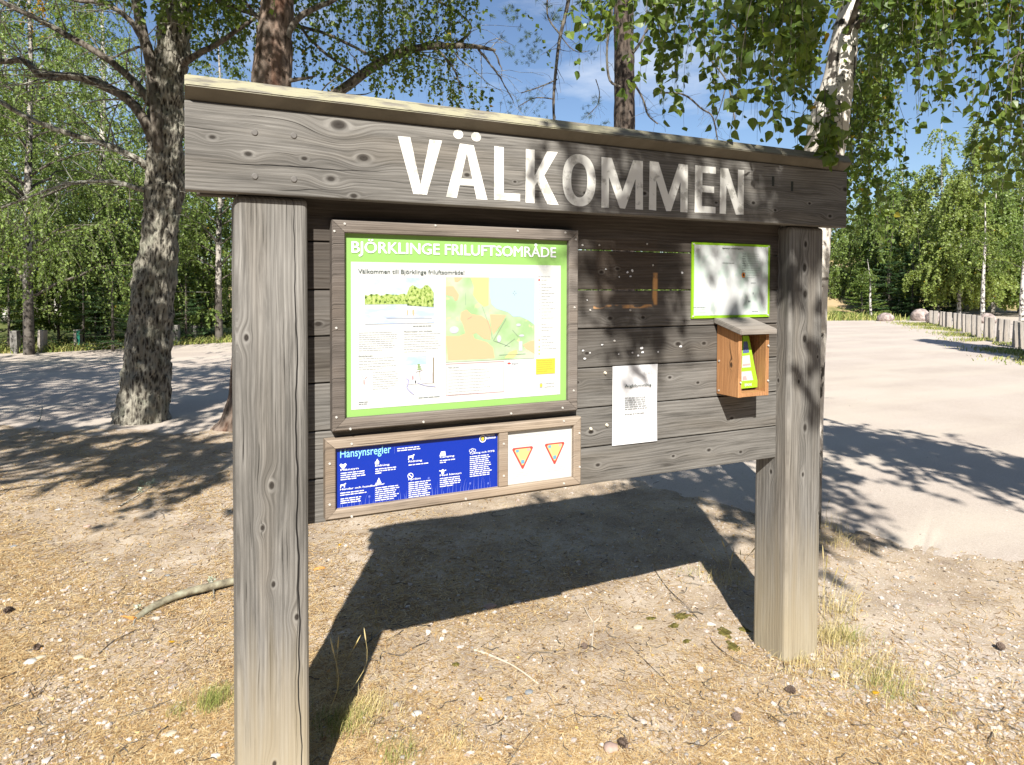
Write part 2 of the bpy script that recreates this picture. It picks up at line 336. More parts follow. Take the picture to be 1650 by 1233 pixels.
M['stump'] = wood('bollard_timber', 'z', ((.0, (.12, .10, .085)), (.5, (.30, .275, .245)), (1., (.5, .47, .43))), ring=300)
b = NB('lettering_paint'); q = b.obj(); n_ = b.noise(q, 26, 4, .6)
b.col(b.ramp(n_, [(.36, (.45, .44, .40)), (.46, (.74, .73, .68)), (1, (.80, .79, .74))])); b.b.inputs['Roughness'].default_value = .6; M['paint'] = b.m
M['screw'] = flat('galvanised_screw', (.62, .60, .56), .4, .5, .3)
M['bolt'] = flat('old_bolt', (.16, .15, .14), .7, .3, .2)
def sheet(name, c, rough=.3):
    b = NB(name); n = b.noise(b.obj(), 6, 3); b.col(b.mix(b.ramp(n, [(.3, .0), (.8, .12)]), c, tuple(v*.8 for v in c)))
    b.b.inputs['Roughness'].default_value = rough; b.b.inputs['Specular IOR Level'].default_value = .4; return b.m
M['lime'] = sheet('sign_lime', (.25, .45, .125)); M['white'] = sheet('sign_white', (.55, .56, .545)); M['navy'] = sheet('sign_blue', (.003, .026, .31), .25)
M['lime2'] = sheet('poster_lime', (.25, .47, .02)); M['paper'] = sheet('paper', (.66, .66, .67), .7)
M['txt_dark'] = flat('ink_dark', (.055, .075, .07)); M['txt_grey'] = flat('ink_grey', (.46, .48, .48)); M['txt_white'] = flat('ink_white', (.74, .76, .78))
M['txt_cyan'] = flat('ink_cyan', (.24, .56, .68)); M['txt_peri'] = flat('ink_periwinkle', (.10, .14, .46)); M['txt_mid'] = flat('ink_mid', (.17, .19, .19))

M['txt_soft'] = flat('ink_soft', (.30, .32, .32))
# map print
def inkmap(name, x0, x1, z0, z1):
    b = NB(name); p = b.obj(); n = b.noise(p, 9, 3); n2 = b.noise(p, 30, 2)
    col = b.ramp(n, [(.42, (.28, .42, .21)), (.5, (.34, .46, .27)), (.62, (.42, .52, .36))])
    col = b.mix(b.ramp(n2, [(.66, 0.), (.68, .6)]), col, (.50, .54, .28))
    b.col(col); b.b.inputs['Roughness'].default_value = .35; return b.m
M['map_green'] = inkmap('map_print_green', 0, 1, 0, 1)
M['map_orange'] = flat('map_orange', (.56, .37, .22), .4); M['map_yellow'] = flat('map_yellow', (.55, .52, .21), .4); M['map_blue'] = flat('map_blue', (.36, .47, .54), .4)
M['ink_red'] = flat('ink_red', (.48, .06, .05)); M['ink_pink'] = flat('ink_pink', (.54, .33, .33)); M['yellow_note'] = flat('ink_yellow', (.56, .44, .05))
M['ink_lav'] = flat('ink_lavender', (.33, .33, .52)); M['ink_black'] = flat('ink_black', (.04, .045, .04)); M['ink_lightblue'] = flat('ink_lightblue', (.12, .30, .44)); M['ink_pale'] = flat('ink_pale_lilac', (.42, .42, .48))
def water_col(name, cols, sc, warp=1):
    b = NB(name); p = b.obj(); x, y, z = b.xyz(p)[:]
    n = b.noise(b.comb(b.math('MULTIPLY', x, sc[0]), y, b.math('MULTIPLY', z, sc[1])), 1.0, 4, .6)
    b.col(b.ramp(n, cols)); b.b.inputs['Roughness'].default_value = .4; return b.m
M['pic_sky'] = water_col('picture_sky', [(.40, (.33, .47, .55)), (.62, (.54, .59, .60))], (9, 18))
M['pic_water'] = water_col('picture_water', [(.40, (.36, .43, .58)), (.62, (.54, .56, .60))], (12, 60))
M['pic_trees'] = water_col('picture_trees', [(.38, (.03, .06, .015)), (.46, (.25, .35, .08)), (.6, (.40, .46, .18))], (120, 90))
M['pic_wood'] = water_col('picture_winter_wood', [(.40, (.42, .42, .48)), (.55, (.58, .58, .59))], (160, 20))
b = NB('poster_print'); p = b.obj(); x, y, z = b.xyz(p)[:]
n = b.noise(p, 7, 4, .6); n2 = b.noise(p, 16, 2, .5)
c_ = b.ramp(n, [(.40, (.46, .55, .50)), (.50, (.57, .60, .59)), (.7, (.62, .63, .63))]); c_ = b.mix(b.ramp(n2, [(.62, 0.), (.66, .5)]), c_, (.40, .52, .45))
b.col(c_); b.b.inputs['Roughness'].default_value = .22; b.b.inputs['Specular IOR Level'].default_value = .5; M['poster'] = b.m

# ground
def ground_mat(name, road):
    b = NB(name); p = b.pos(); x, y, z = b.xyz(p)[:]
    big = b.noise(p, .55, 4, .6); mid = b.noise(p, 3.0, 4, .6); fine = b.noise(p, 60, 3, .7); gr = b.voro(p, 190, 'Color'); grd = b.voro(p, 190)
    speck = b.ramp(b.xyz(gr)[0], [(0, (.20, .17, .15)), (.3, (.38, .325, .28)), (.6, (.50, .43, .365)), (.85, (.57, .50, .44)), (1, (.66, .63, .60))])
    if road:
        base = b.ramp(big, [(.35, (.42, .355, .30)), (.55, (.475, .41, .35)), (.7, (.50, .44, .38))])
        col = b.mix(.30, base, speck)
        col = b.mix(b.ramp(b.noise(b.comb(b.math('MULTIPLY', x, .25), b.math('MULTIPLY', y, 1.1), 0.0), 1.0, 3), [(.45, 0.), (.6, .35)]), col, (.56, .50, .41))
        h = b.math('ADD', b.math('MULTIPLY', fine, .5), mid)
    else:
        soil = b.ramp(mid, [(.3, (.19, .13, .075)), (.5, (.35, .26, .16)), (.7, (.48, .38, .26))])
        sand = b.ramp(b.math('ADD', mid, b.math('MULTIPLY', fine, .3)), [(.4, (.42, .35, .275)), (.9, (.56, .48, .385))])
        f = b.ramp(b.math('ADD', big, b.math('MULTIPLY', b.math('SUBTRACT', mid, .5), .5)), [(.48, 0.), (.68, .8)])
        col = b.mix(f, soil, sand); col = b.mix(.34, col, speck)
        wood_ = b.math('MULTIPLY', b.math('SUBTRACT', b.math('ADD', y, b.math('MULTIPLY', b.noise(p, .4, 2), 2.0)), 15.5), .6, clamp=True)
        col = b.mix(wood_, col, b.ramp(mid, [(.35, (.07, .085, .025)), (.6, (.15, .17, .055)), (.75, (.24, .21, .10))]))
        h = b.math('ADD', b.math('MULTIPLY', fine, .8), b.math('MULTIPLY', grd, -.9))
    b.col(col); b.bump(h, .5, .006); b.b.inputs['Roughness'].default_value = .95; b.b.inputs['Specular IOR Level'].default_value = .1
    return b.m
M['soil'] = ground_mat('litter_ground', False); M['road'] = ground_mat('gravel_road', True)
b = NB('pebbles'); r = b.island()
b.col(b.mix(.25, b.ramp(r, [(0, (.19, .17, .15)), (.18, (.32, .26, .21)), (.38, (.44, .33, .27)), (.55, (.46, .39, .33)), (.72, (.54, .44, .37)), (.9, (.50, .46, .42)), (1, (.62, .59, .54))]), b.ramp(b.noise(b.pos(), 140, 2), [(.3, .22), (.7, .6)])))
b.b.inputs['Roughness'].default_value = .8; M['pebble'] = b.m
b = NB('fallen_needles'); b.col(b.ramp(b.island(), [(0, (.20, .11, .045)), (.3, (.42, .27, .12)), (.7, (.58, .41, .20)), (1, (.68, .55, .33))])); M['needle'] = b.m
b = NB('dry_grass'); b.col(b.ramp(b.island(), [(0, (.28, .24, .08)), (.5, (.52, .42, .18)), (1, (.66, .56, .30))])); M['drygrass'] = b.m
b = NB('green_grass'); b.col(b.ramp(b.island(), [(0, (.10, .15, .03)), (.5, (.22, .25, .06)), (1, (.42, .38, .14))])); M['grass'] = b.m
b = NB('moss'); b.col(b.ramp(b.noise(b.obj(), 60, 3), [(.35, (.06, .05, .012)), (.6, (.15, .13, .03)), (.75, (.26, .21, .10))])); b.bump(b.noise(b.obj(), 240, 2), .8, .006); M['moss'] = b.m
b = NB('rock'); n = b.noise(b.obj(), 3, 6, .65); b.col(b.ramp(n, [(.35, (.16, .13, .12)), (.5, (.36, .29, .26)), (.65, (.50, .44, .41))])); b.bump(n, .9, .12); M['rock'] = b.m
b = NB('hillside'); n = b.noise(b.pos(), .35, 5, .6); b.col(b.ramp(n, [(.35, (.12, .14, .04)), (.5, (.30, .24, .11)), (.65, (.40, .30, .17))])); M['hill'] = b.m
M['torn'] = flat('torn_wood', (.55, .27, .08)); M['cone'] = flat('pine_cone', (.13, .095, .075)); M['green_sleeve'] = flat('green_paint', (.03, .22, .15))
M['cork'] = flat('clear_vinyl', (.5, .5, .5))

# ------------------------------------------------------------------ ground, road, hills
def in_road(x, y):
    """signed metres beyond the edge of the gravel area (positive = on it)"""
    ex = np.array([-60, -8, -2.2, .25, 2.0, 3.3, 3.75, 4.3, 5.2, 9, 60.]); ey = np.array([9.5, 8.4, 7.4, 6.1, 4.6, 2.3, 1.15, .1, -1.2, -4, -30.])
    return (y-np.interp(x, ex, ey))*.75
def n2(x, y, s, seed=0): return noise.noise(Vector((x*s, y*s, seed)))
def axisgrid(lo, hi, fine_lo, fine_hi, nf, nc):
    a = fine_lo-(fine_lo-lo)*np.linspace(1, 0, nc)**2.5
    c = fine_hi+(hi-fine_hi)*np.linspace(0, 1, nc)**2.5
    return np.unique(np.concatenate([a, np.linspace(fine_lo, fine_hi, nf), c]))
gx = axisgrid(-400, 500, -3.2, 6.5, 260, 26); gy = axisgrid(-60, 700, -1.6, 9, 280, 26)
X, Y = np.meshgrid(gx, gy, indexing='ij')
def gz_at(x, y):
    near = math.exp(-((x-1.5)**2+(y-2)**2)/60)
    z = (.020*n2(x, y, 1.3, 3)+.012*n2(x, y, 4.5, 5)+.006*n2(x, y, 14, 8)+.0035*n2(x, y, 34, 1))*near
    e = float(in_road(x, y))+.35*n2(x, y, 1.1, 11)+.14*n2(x, y, 5, 2)
    t = min(max((e+.25)/.6, 0), 1); t = t*t*(3-2*t)
    return z*(1-t)-.05*t+.004*(1-t)
Z = np.array([[gz_at(x, y) for y in gy] for x in gx])
nx, ny = X.shape
idx = np.arange(nx*ny).reshape(nx, ny)
q = np.stack([idx[:-1, :-1], idx[1:, :-1], idx[1:, 1:], idx[:-1, 1:]], -1).reshape(-1, 4)
link('ground', npmesh('ground', np.stack([X, Y, Z], -1), q, True), M['soil'], kind='structure', label='dry needle strewn gravelly ground around the notice board')
# road sheet: reaches from the rough near edge to the line of the left bollards, the boulders and beyond the right bollards
tv_ = np.unique(np.concatenate([np.linspace(-8, -1.2, 24), np.linspace(-1.2, 1.2, 150), np.linspace(1.2, 8, 24)]))
zm = np.interp(tv_*F_PX+825, [-8000, -1500, -300, 25, 353, 700, 1300, 1480, 1510, 3000, 9500], [5, 11, 14.6, 16.4, 19.6, 26, 33, 33, 46, 50, 20])
s_ = np.linspace(0, 1, 110)**1.5
Zq = 1.2+(zm[:, None]-1.2)*s_[None]
X = CAM[0]+(Fv[0]+Rv[0]*tv_[:, None])*Zq; Y = CAM[1]+(Fv[1]+Rv[1]*tv_[:, None])*Zq
Zr = np.array([[.012*n2(x, y, .35, 4)*math.exp(-((x-5)**2+(y-6)**2)/900)-.002 for x, y in zip(a, c)] for a, c in zip(X, Y)])
er_ = in_road(X, Y); Zr = Zr-.07*np.clip((-.45-er_)/.6, 0, 1)
keep = er_ > -1.3
idx = np.arange(X.size).reshape(X.shape)
q = np.stack([idx[:-1, :-1], idx[1:, :-1], idx[1:, 1:], idx[:-1, 1:]], -1)
k = keep[:-1, :-1] | keep[1:, :-1] | keep[1:, 1:] | keep[:-1, 1:]
link('road', npmesh('road', np.stack([X, Y, Zr], -1), q[k].reshape(-1, 4), True), M['road'], kind='structure', label='pale pinkish gravel parking area behind the notice board')
def hill(name, cx, cy, rx_, ry_, h, label):
    n = 40; V = []; 
    for i in range(n+1):
        for j in range(n+1):
            a = i/n*2-1; c = j/n*2-1; r = min(1, math.hypot(a, c)); f = (math.cos(r*math.pi)+1)/2
            x = cx+a*rx_; y = cy+c*ry_; V.append((x, y, h*f*(1+.25*n2(x, y, .15, 7))-.3))
    Fq = [(i*(n+1)+j, (i+1)*(n+1)+j, (i+1)*(n+1)+j+1, i*(n+1)+j+1) for i in range(n) for j in range(n)]
    link(name, pymesh(name, V, Fq, True), M['hill'], kind='structure', label=label)
p = at(1345, 470, 58); hill('hill', p[0], p[1], 22, 16, 4.5, 'brown grassy bank behind the parking area')
p = at(150, 470, 44); hill('hill', p[0], p[1], 26, 10, 4.0, 'sandy slope behind the trees on the far side of the road')

# ground cover -------------------------------------------------------
ico = bmesh.new(); bmesh.ops.create_icosphere(ico, subdivisions=1, radius=1); ico.verts.ensure_lookup_table()
IV = np.array([v.co[:] for v in ico.verts]); IF = np.array([[v.index for v in f.verts] for f in ico.faces]); ico.free()
def rotz(a):
    c, s = np.cos(a), np.sin(a); o = np.zeros_like(a); e = np.ones_like(a)
    return np.stack([np.stack([c, -s, o], -1), np.stack([s, c, o], -1), np.stack([o, o, e], -1)], -2)
zgrid = Z.copy(); gxx, gyy = gx, gy
def zinterp(x, y):
    i = np.clip(np.searchsorted(gxx, x)-1, 0, len(gxx)-2); j = np.clip(np.searchsorted(gyy, y)-1, 0, len(gyy)-2)
    u = (x-gxx[i])/(gxx[i+1]-gxx[i]); v = (y-gyy[j])/(gyy[j+1]-gyy[j])
    return zgrid[i, j]*(1-u)*(1-v)+zgrid[i+1, j]*u*(1-v)+zgrid[i, j+1]*(1-u)*v+zgrid[i+1, j+1]*u*v
def sample_view(n, umax=1750, umin=-100, vmin=640, vmax=1330, power=1.0):
    """ground points spread over the part of the ground near the board, denser close by"""
    Zd = 1.6*1079/(rng.uniform((vmin-461)**power, (vmax-461)**power, n)**(1/power)); th = rng.uniform(umin, umax, n)
    d = Fv[None]*1.0; P = CAM[None]+(Fv[None]*np.array([1, 1, 0])+Rv[None]*np.array([1, 1, 0])*((th-825)/F_PX)[:, None])*Zd[:, None]
    return P[:, 0], P[:, 1]
def noise_field(x, y, s, seed): return np.array([noise.noise(Vector((a*s, c*s, seed))) for a, c in zip(x, y)])
def in_front(x, y): return (x > 2.35) | (y < 0)
n = 60000
x, y = sample_view(n); e = in_road(x, y); f = noise_field(x, y, 1.2, 21)+.35*noise_field(x, y, 5, 2)
prob = np.where(e > .5, .08, .26+.8*f); prob = np.where((x > 2.0) & (e < .3), prob+.4, prob)
kk = rng.random(n) < prob; x, y = x[kk], y[kk]; n = len(x)
s = np.clip(rng.lognormal(math.log(.0029), .6, n), .0015, .015)
zz = zinterp(x, y); zz = np.where(in_road(x, y) > .1, np.maximum(zz, -.002), zz)
IVr = IV
v, q = scatter(IVr, IF, np.stack([x, y, zz+s*.18], -1), rotz(rng.uniform(0, 6.28, n)),
               np.stack([s*rng.uniform(.8, 1.5, n), s*rng.uniform(.7, 1.1, n), s*rng.uniform(.4, .85, n)], -1))
v += (rng.normal(size=v.shape)*np.repeat(s, len(IV))[:, None]*.14)
link('gravel', npmesh('gravel', v, q, False), M['pebble'], kind='stuff', label='loose mixed pebbles and grit over the ground', cat=None)

def needles(n, lo, hi, seedf, thr, name, mat, label, wd=.00115, umin=-100, umax=1750, lift=.006, vmin=640):
    x, y = sample_view(n, umax, umin, vmin); f = noise_field(x, y, 1.0, seedf)+.5*noise_field(x, y, 4, seedf+1)
    pr = np.clip((f-thr)*1.3+.62, .2, 1); pr = np.where(in_road(x, y) > .35, pr*.06, pr); pr = pr*np.interp(x+.35*y+.5*f, [.6, 2.9], [1, .12])
    k = rng.random(n) < pr; x, y = x[k], y[k]; n = len(x); a = rng.uniform(0, 6.28, n); ln = rng.uniform(lo, hi, n); bend = rng.uniform(-.35, .35, n)
    z0 = zinterp(x, y)+rng.uniform(.001, lift, n); dist = np.hypot(x-CAM[0], y-CAM[1]); ww = wd*np.clip(dist/2.6, .8, 2.6)*rng.uniform(.7, 1.4, n)
    tilt = rng.normal(size=n)*.12
    P = np.zeros((n, 3, 3)); 
    for j, t in enumerate((-.5, 0, .5)):
        P[:, j, 0] = x+np.cos(a+bend*t*2)*ln*t; P[:, j, 1] = y+np.sin(a+bend*t*2)*ln*t; P[:, j, 2] = z0+tilt*ln*t+abs(t)*0
    P[..., 2] = np.maximum(P[..., 2], z0[:, None]-.001)
    nn = np.stack([-np.sin(a), np.cos(a), np.zeros(n)], -1)*ww[:, None]
    V = np.stack([P[:, 0]-nn*.4, P[:, 0]+nn*.4, P[:, 1]+nn, P[:, 2]+nn*.3, P[:, 2]-nn*.3, P[:, 1]-nn], 1)
    Q = np.array([[0, 1, 2, 5], [5, 2, 3, 4]]); Q = (Q[None]+(np.arange(n)*6)[:, None, None]).reshape(-1, 4)
    link(name, npmesh(name, V, Q), mat, kind='stuff', label=label)
needles(260000, .022, .065, 31, -.05, 'needle_litter', M['needle'], 'fallen brown pine needles strewn over the ground')
b = NB('bark_chips'); b.col(b.ramp(b.island(), [(0, (.06, .045, .035)), (.5, (.20, .14, .09)), (1, (.40, .30, .19))])); M['chip'] = b.m
needles(16000, .005, .02, 41, -.2, 'bark_chips', M['chip'], 'small brown bark chips and leaf scraps on the ground', wd=.0042, lift=.004)

# ------------------------------------------------------------------ leaves and trees
def leaf_template(detail):
    if detail == 2:
        mid = [(0, 0), (.0, .22), (0, .5), (0, .78), (0, 1)]; sd = [(.26, .06), (.42, .30), (.28, .58), (.12, .82)]
        V = [(x_, y_, 0) for x_, y_ in mid]+[(x_, y_, -x_*.28) for x_, y_ in sd]+[(-x_, y_, -x_*.28) for x_, y_ in sd]
        V = np.array(V); V[:, 2] -= V[:, 1]**2*.12
        Fq = [[0, 5, 6, 1], [1, 6, 7, 2], [2, 7, 8, 3], [3, 8, 4, 4], [0, 1, 10, 9], [1, 2, 11, 10], [2, 3, 12, 11], [3, 4, 4, 12]]
        T = [[a, b_, c_] for a, b_, c_, d_ in Fq]+[[a, c_, d_] for a, b_, c_, d_ in Fq if d_ != c_]
        T = [t for t in T if len(set(t)) == 3]
        return V, np.array(T)
    if detail == 1:
        V = np.array([(0, 0, 0), (.36, .32, -.08), (0, .98, -.05), (-.36, .32, -.08)]); return V, np.array([[0, 1, 2], [0, 2, 3]])
    V = np.array([(0, 0, 0), (.42, .4, 0), (0, 1, 0), (-.42, .4, 0)]); return V, np.array([[0, 1, 2], [0, 2, 3]])
def leaves(P, D, size, detail):
    n = len(P); TV, TF = leaf_template(detail); s = size*rng.uniform(.45, 1.3, n)
    return scatter(TV, TF, P, frames(D), np.stack([s, s, s], -1))
def strands(P, D, Ln, K, grav, leaf, per, detail, tw=.0012, jit=.25, drop=.55, bare=0.0):
    """hanging twigs: start points P, directions D, lengths Ln -> (leaf mesh arrays, twig mesh arrays)"""
    n = len(P); pts = np.zeros((n, K, 3)); pts[:, 0] = P; d = D/(np.linalg.norm(D, axis=1, keepdims=True)+1e-9); st = Ln/(K-1)
    for k in range(1, K):
        d = d+np.array([0, 0, -grav])+rng.normal(size=(n, 3))*jit*.35; d /= np.linalg.norm(d, axis=1, keepdims=True)
        pts[:, k] = pts[:, k-1]+d*st[:, None]
    tv = tube_np(pts, np.linspace(tw*1.6, tw*.5, K)[None]*np.ones((n, 1)), 3)
    k0 = int(bare*K); t = rng.uniform(k0, K-1.001, (n, per)); i = t.astype(int); f = (t-i)[..., None]; r = np.arange(n)[:, None]
    LP = pts[r, i]*(1-f)+pts[r, i+1]*f; LD = rng.normal(size=(n, per, 3))*.6+np.array([0, 0, -drop])
    LP = LP+rng.normal(size=LP.shape)*leaf*.18
    return leaves(LP.reshape(-1, 3), LD.reshape(-1, 3), leaf, detail), tv
def limb_paths(base, n, z0, z1, R, up, seed, K=9, lean=(0, 0)):
    r = np.random.default_rng(seed); z = np.sort(r.uniform(z0, z1, n)); az = np.arange(n)*2.4+r.uniform(-.5, .5, n)
    prof = np.clip(1-((z-z0)/(z1-z0+1e-6))**1.7, .20, 1); ln = R*prof*r.uniform(.75, 1.15, n)
    P = np.zeros((n, K, 3))
    for k in range(K):
        t = k/(K-1); h = ln*t
        wob = r.normal(size=(n, 2))*.05*ln[:, None]*t
        P[:, k, 0] = base[0]+lean[0]*z+np.cos(az+.25*t)*h+wob[:, 0]; P[:, k, 1] = base[1]+lean[1]*z+np.sin(az+.25*t)*h+wob[:, 1]
        P[:, k, 2] = z+up*h*(1-.55*t)+.0
    return P, ln
def trunk_np(path, radii, n=20, amp=0, sc=8, seed=0, flare=0):
    path = np.asarray(path); v, q = tube_np(path, radii, n)
    if amp:
        V = v.reshape(len(path), n, 3); 
        for i in range(len(path)):
            for j in range(n):
                p_ = V[i, j]; d_ = p_-path[i]; L_ = np.linalg.norm(d_)+1e-9
                h_ = noise.fractal(Vector((p_[0]*sc, p_[1]*sc, p_[2]*sc*.35+seed)), 1.0, 2.0, 4)
                rdg = -abs(noise.noise(Vector((p_[0]*sc*1.6, p_[1]*sc*1.6, p_[2]*sc*.45+seed+9))))*1.3
                V[i, j] += d_/L_*amp*(h_+rdg)
        v = V.reshape(-1, 3)
    return v, q
def birch(name, label, cat, base, H, R, hb, nlimb, nstr, per, leaf, lmat, seed, det=1, trunk_r=.12, droop=1.1, cut=None, group=None, top=.5, bark='birch_far', strl=1.0, proto=None, lean=(0, 0), tw=.0025):
    """a weeping birch: trunk, branches, twigs and leaf crown"""
    if proto is not None:
        root = empty(name, base, random.uniform(0, 6.28), label=label, cat=cat, group=group); root.scale = (R/proto[1], R/proto[1], H/proto[2])
        for ch in proto[0].children:
            c_ = ch.copy(); C.objects.link(c_); c_.parent = root
        return root
    root = empty(name, base, label=label, cat=cat, group=group)
    tp = smooth_path([(0, 0, -.15), (lean[0]*H*.3, lean[1]*H*.3, H*.3), (lean[0]*H*.65+.1, lean[1]*H*.65, H*.65), (lean[0]*H, lean[1]*H, H)], 26)
    link('trunk', npmesh('trunk', *trunk_np(tp, trunk_r*np.linspace(1.1, .08, 26), 12), True), M[bark], root)
    P, ln = limb_paths((0, 0), nlimb, hb, H*.96, R*.75, .75, seed, lean=lean)
    v = tube_np(P, np.linspace(1, .15, P.shape[1])[None]*np.clip(ln*.016, .008, trunk_r*.4)[:, None], 4)
    link('branches', npmesh('branches', *v, True), M['dark_bark'], root)
    r = np.random.default_rng(seed+5); wi = ln/ln.sum(); li = r.choice(nlimb, nstr, p=wi); t = r.uniform(.25, 1, nstr)**.8*(P.shape[1]-1.001); i = t.astype(int); f = (t-i)[:, None]
    SP = P[li, i]*(1-f)+P[li, i+1]*f; out = P[li, -1]-P[li, 0]; out /= np.linalg.norm(out, axis=1, keepdims=True)+1e-9
    D = out*.8+r.normal(size=(nstr, 3))*.55+np.array([0, 0, .15])
    Ln = strl*r.uniform(.5, 1.3, nstr)*np.clip(R*.42, .5, 1.7); Ln = np.minimum(Ln, np.maximum(.3, SP[:, 2]-.35))
    (lv, lq), (tv, tq) = strands(SP, D, Ln, 7, .42*droop, leaf, per, det, tw=tw)
    link('twigs', npmesh('twigs', tv, tq), M['dark_bark'], root)
    link('crown', npmesh('crown', lv, lq), M[lmat], root)
    return root
def conifer(name, label, cat, base, H, R, nb, per, leaf, lmat, seed, hb=.3, droop=.25, group=None, trunk_r=.08, bark='dark_bark', det=0):
    root = empty(name, base, label=label, cat=cat, group=group)
    tp = np.stack([np.zeros(10), np.zeros(10), np.linspace(-.1, H, 10)], -1)
    link('trunk', npmesh('trunk', *tube_np(tp, trunk_r*np.linspace(1.1, .06, 10), 8), True), M[bark], root)
    r = np.random.default_rng(seed); z = hb+(H-hb)*np.sort(r.random(nb))**1.15; az = r.uniform(0, 6.28, nb); ln = R*np.clip(1-(z-hb)/(H-hb), .04, 1)**.85*r.uniform(.7, 1.15, nb)
    K = 6; P = np.zeros((nb, K, 3))
    for k in range(K):
        t = k/(K-1); P[:, k, 0] = np.cos(az)*ln*t; P[:, k, 1] = np.sin(az)*ln*t; P[:, k, 2] = z-droop*ln*t+.28*ln*t*t
    v = tube_np(P, np.linspace(1, .2, K)[None]*np.clip(ln*.01, .004, .03)[:, None], 3); link('branches', npmesh('branches', *v), M[bark], root)
    t = r.uniform(.12, 1, (nb, per))*(K-1.001); i = t.astype(int); f = (t-i)[..., None]; a = np.arange(nb)[:, None]
    LP = P[a, i]*(1-f)+P[a, i+1]*f; sd = np.stack([-np.sin(az), np.cos(az), np.zeros(nb)], -1)[:, None]*r.choice([-1, 1], (nb, per, 1))
    od = np.stack([np.cos(az), np.sin(az), np.zeros(nb)], -1)[:, None]
    LD = sd*r.uniform(.3, 1, (nb, per, 1))+od*.8+r.normal(size=LP.shape)*.25+np.array([0, 0, -.15])
    LP = LP+sd*r.uniform(0, .16, (nb, per, 1))*ln[:, None, None]
    n_ = nb*per; LP = LP.reshape(-1, 3); LD = LD.reshape(-1, 3); s = leaf*r.uniform(.6, 1.2, n_); TV, TF = leaf_template(0)
    v = scatter(TV, TF, LP, frames(LD), np.stack([s*.42, s, s], -1)); link('crown', npmesh('crown', *v), M[lmat], root)
    return root

# ------------------------------------------------------------------ trees near the board
def part(name, vq, mat, root, smooth=False, **k):
    o = link(name, npmesh(name, vq[0]-np.array(root.location[:]), vq[1], smooth), mat, root, **k); return o
def pathZ(l, Z, n=30, dz=0.0):
    """polyline given as (u, v, radius_px[, Z]) -> world path and radii"""
    P = np.array([at(p[0], p[1], p[3] if len(p) > 3 else Z+dz*i/(len(l)-1)) for i, p in enumerate(l)]); zz = [p[3] if len(p) > 3 else Z for p in l]
    r = np.array([[p[2]*z_/F_PX, 0, 0] for p, z_ in zip(l, zz)]); return smooth_path(P, n), smooth_path(r, n)[:, 0]
def twiggy(paths, radii, n, ln, seed, K=5, rw=.25, droop=.1, up=.2):
    """bare side twigs off a set of limb paths"""
    r = np.random.default_rng(seed); SP = []; D = []; RR = []
    for _ in range(n):
        a = r.integers(len(paths)); p = paths[a]; i = r.integers(3, len(p)-1); d = p[i]-p[i-1]; d = d/np.linalg.norm(d)+r.normal(size=3)*.8+np.array([0, 0, up]); SP.append(p[i]); D.append(d); RR.append(radii[a][i]*rw)
    SP = np.array(SP); D = np.array(D); D /= np.linalg.norm(D, axis=1, keepdims=True); P = np.zeros((n, K, 3)); P[:, 0] = SP; L_ = ln*r.uniform(.4, 1.3, n)/(K-1)
    for k in range(1, K):
        D = D+r.normal(size=D.shape)*.22+np.array([0, 0, -droop]); D /= np.linalg.norm(D, axis=1, keepdims=True); P[:, k] = P[:, k-1]+D*L_[:, None]
    return P, np.maximum(np.array(RR)[:, None]*np.linspace(1, .25, K)[None], .0022)

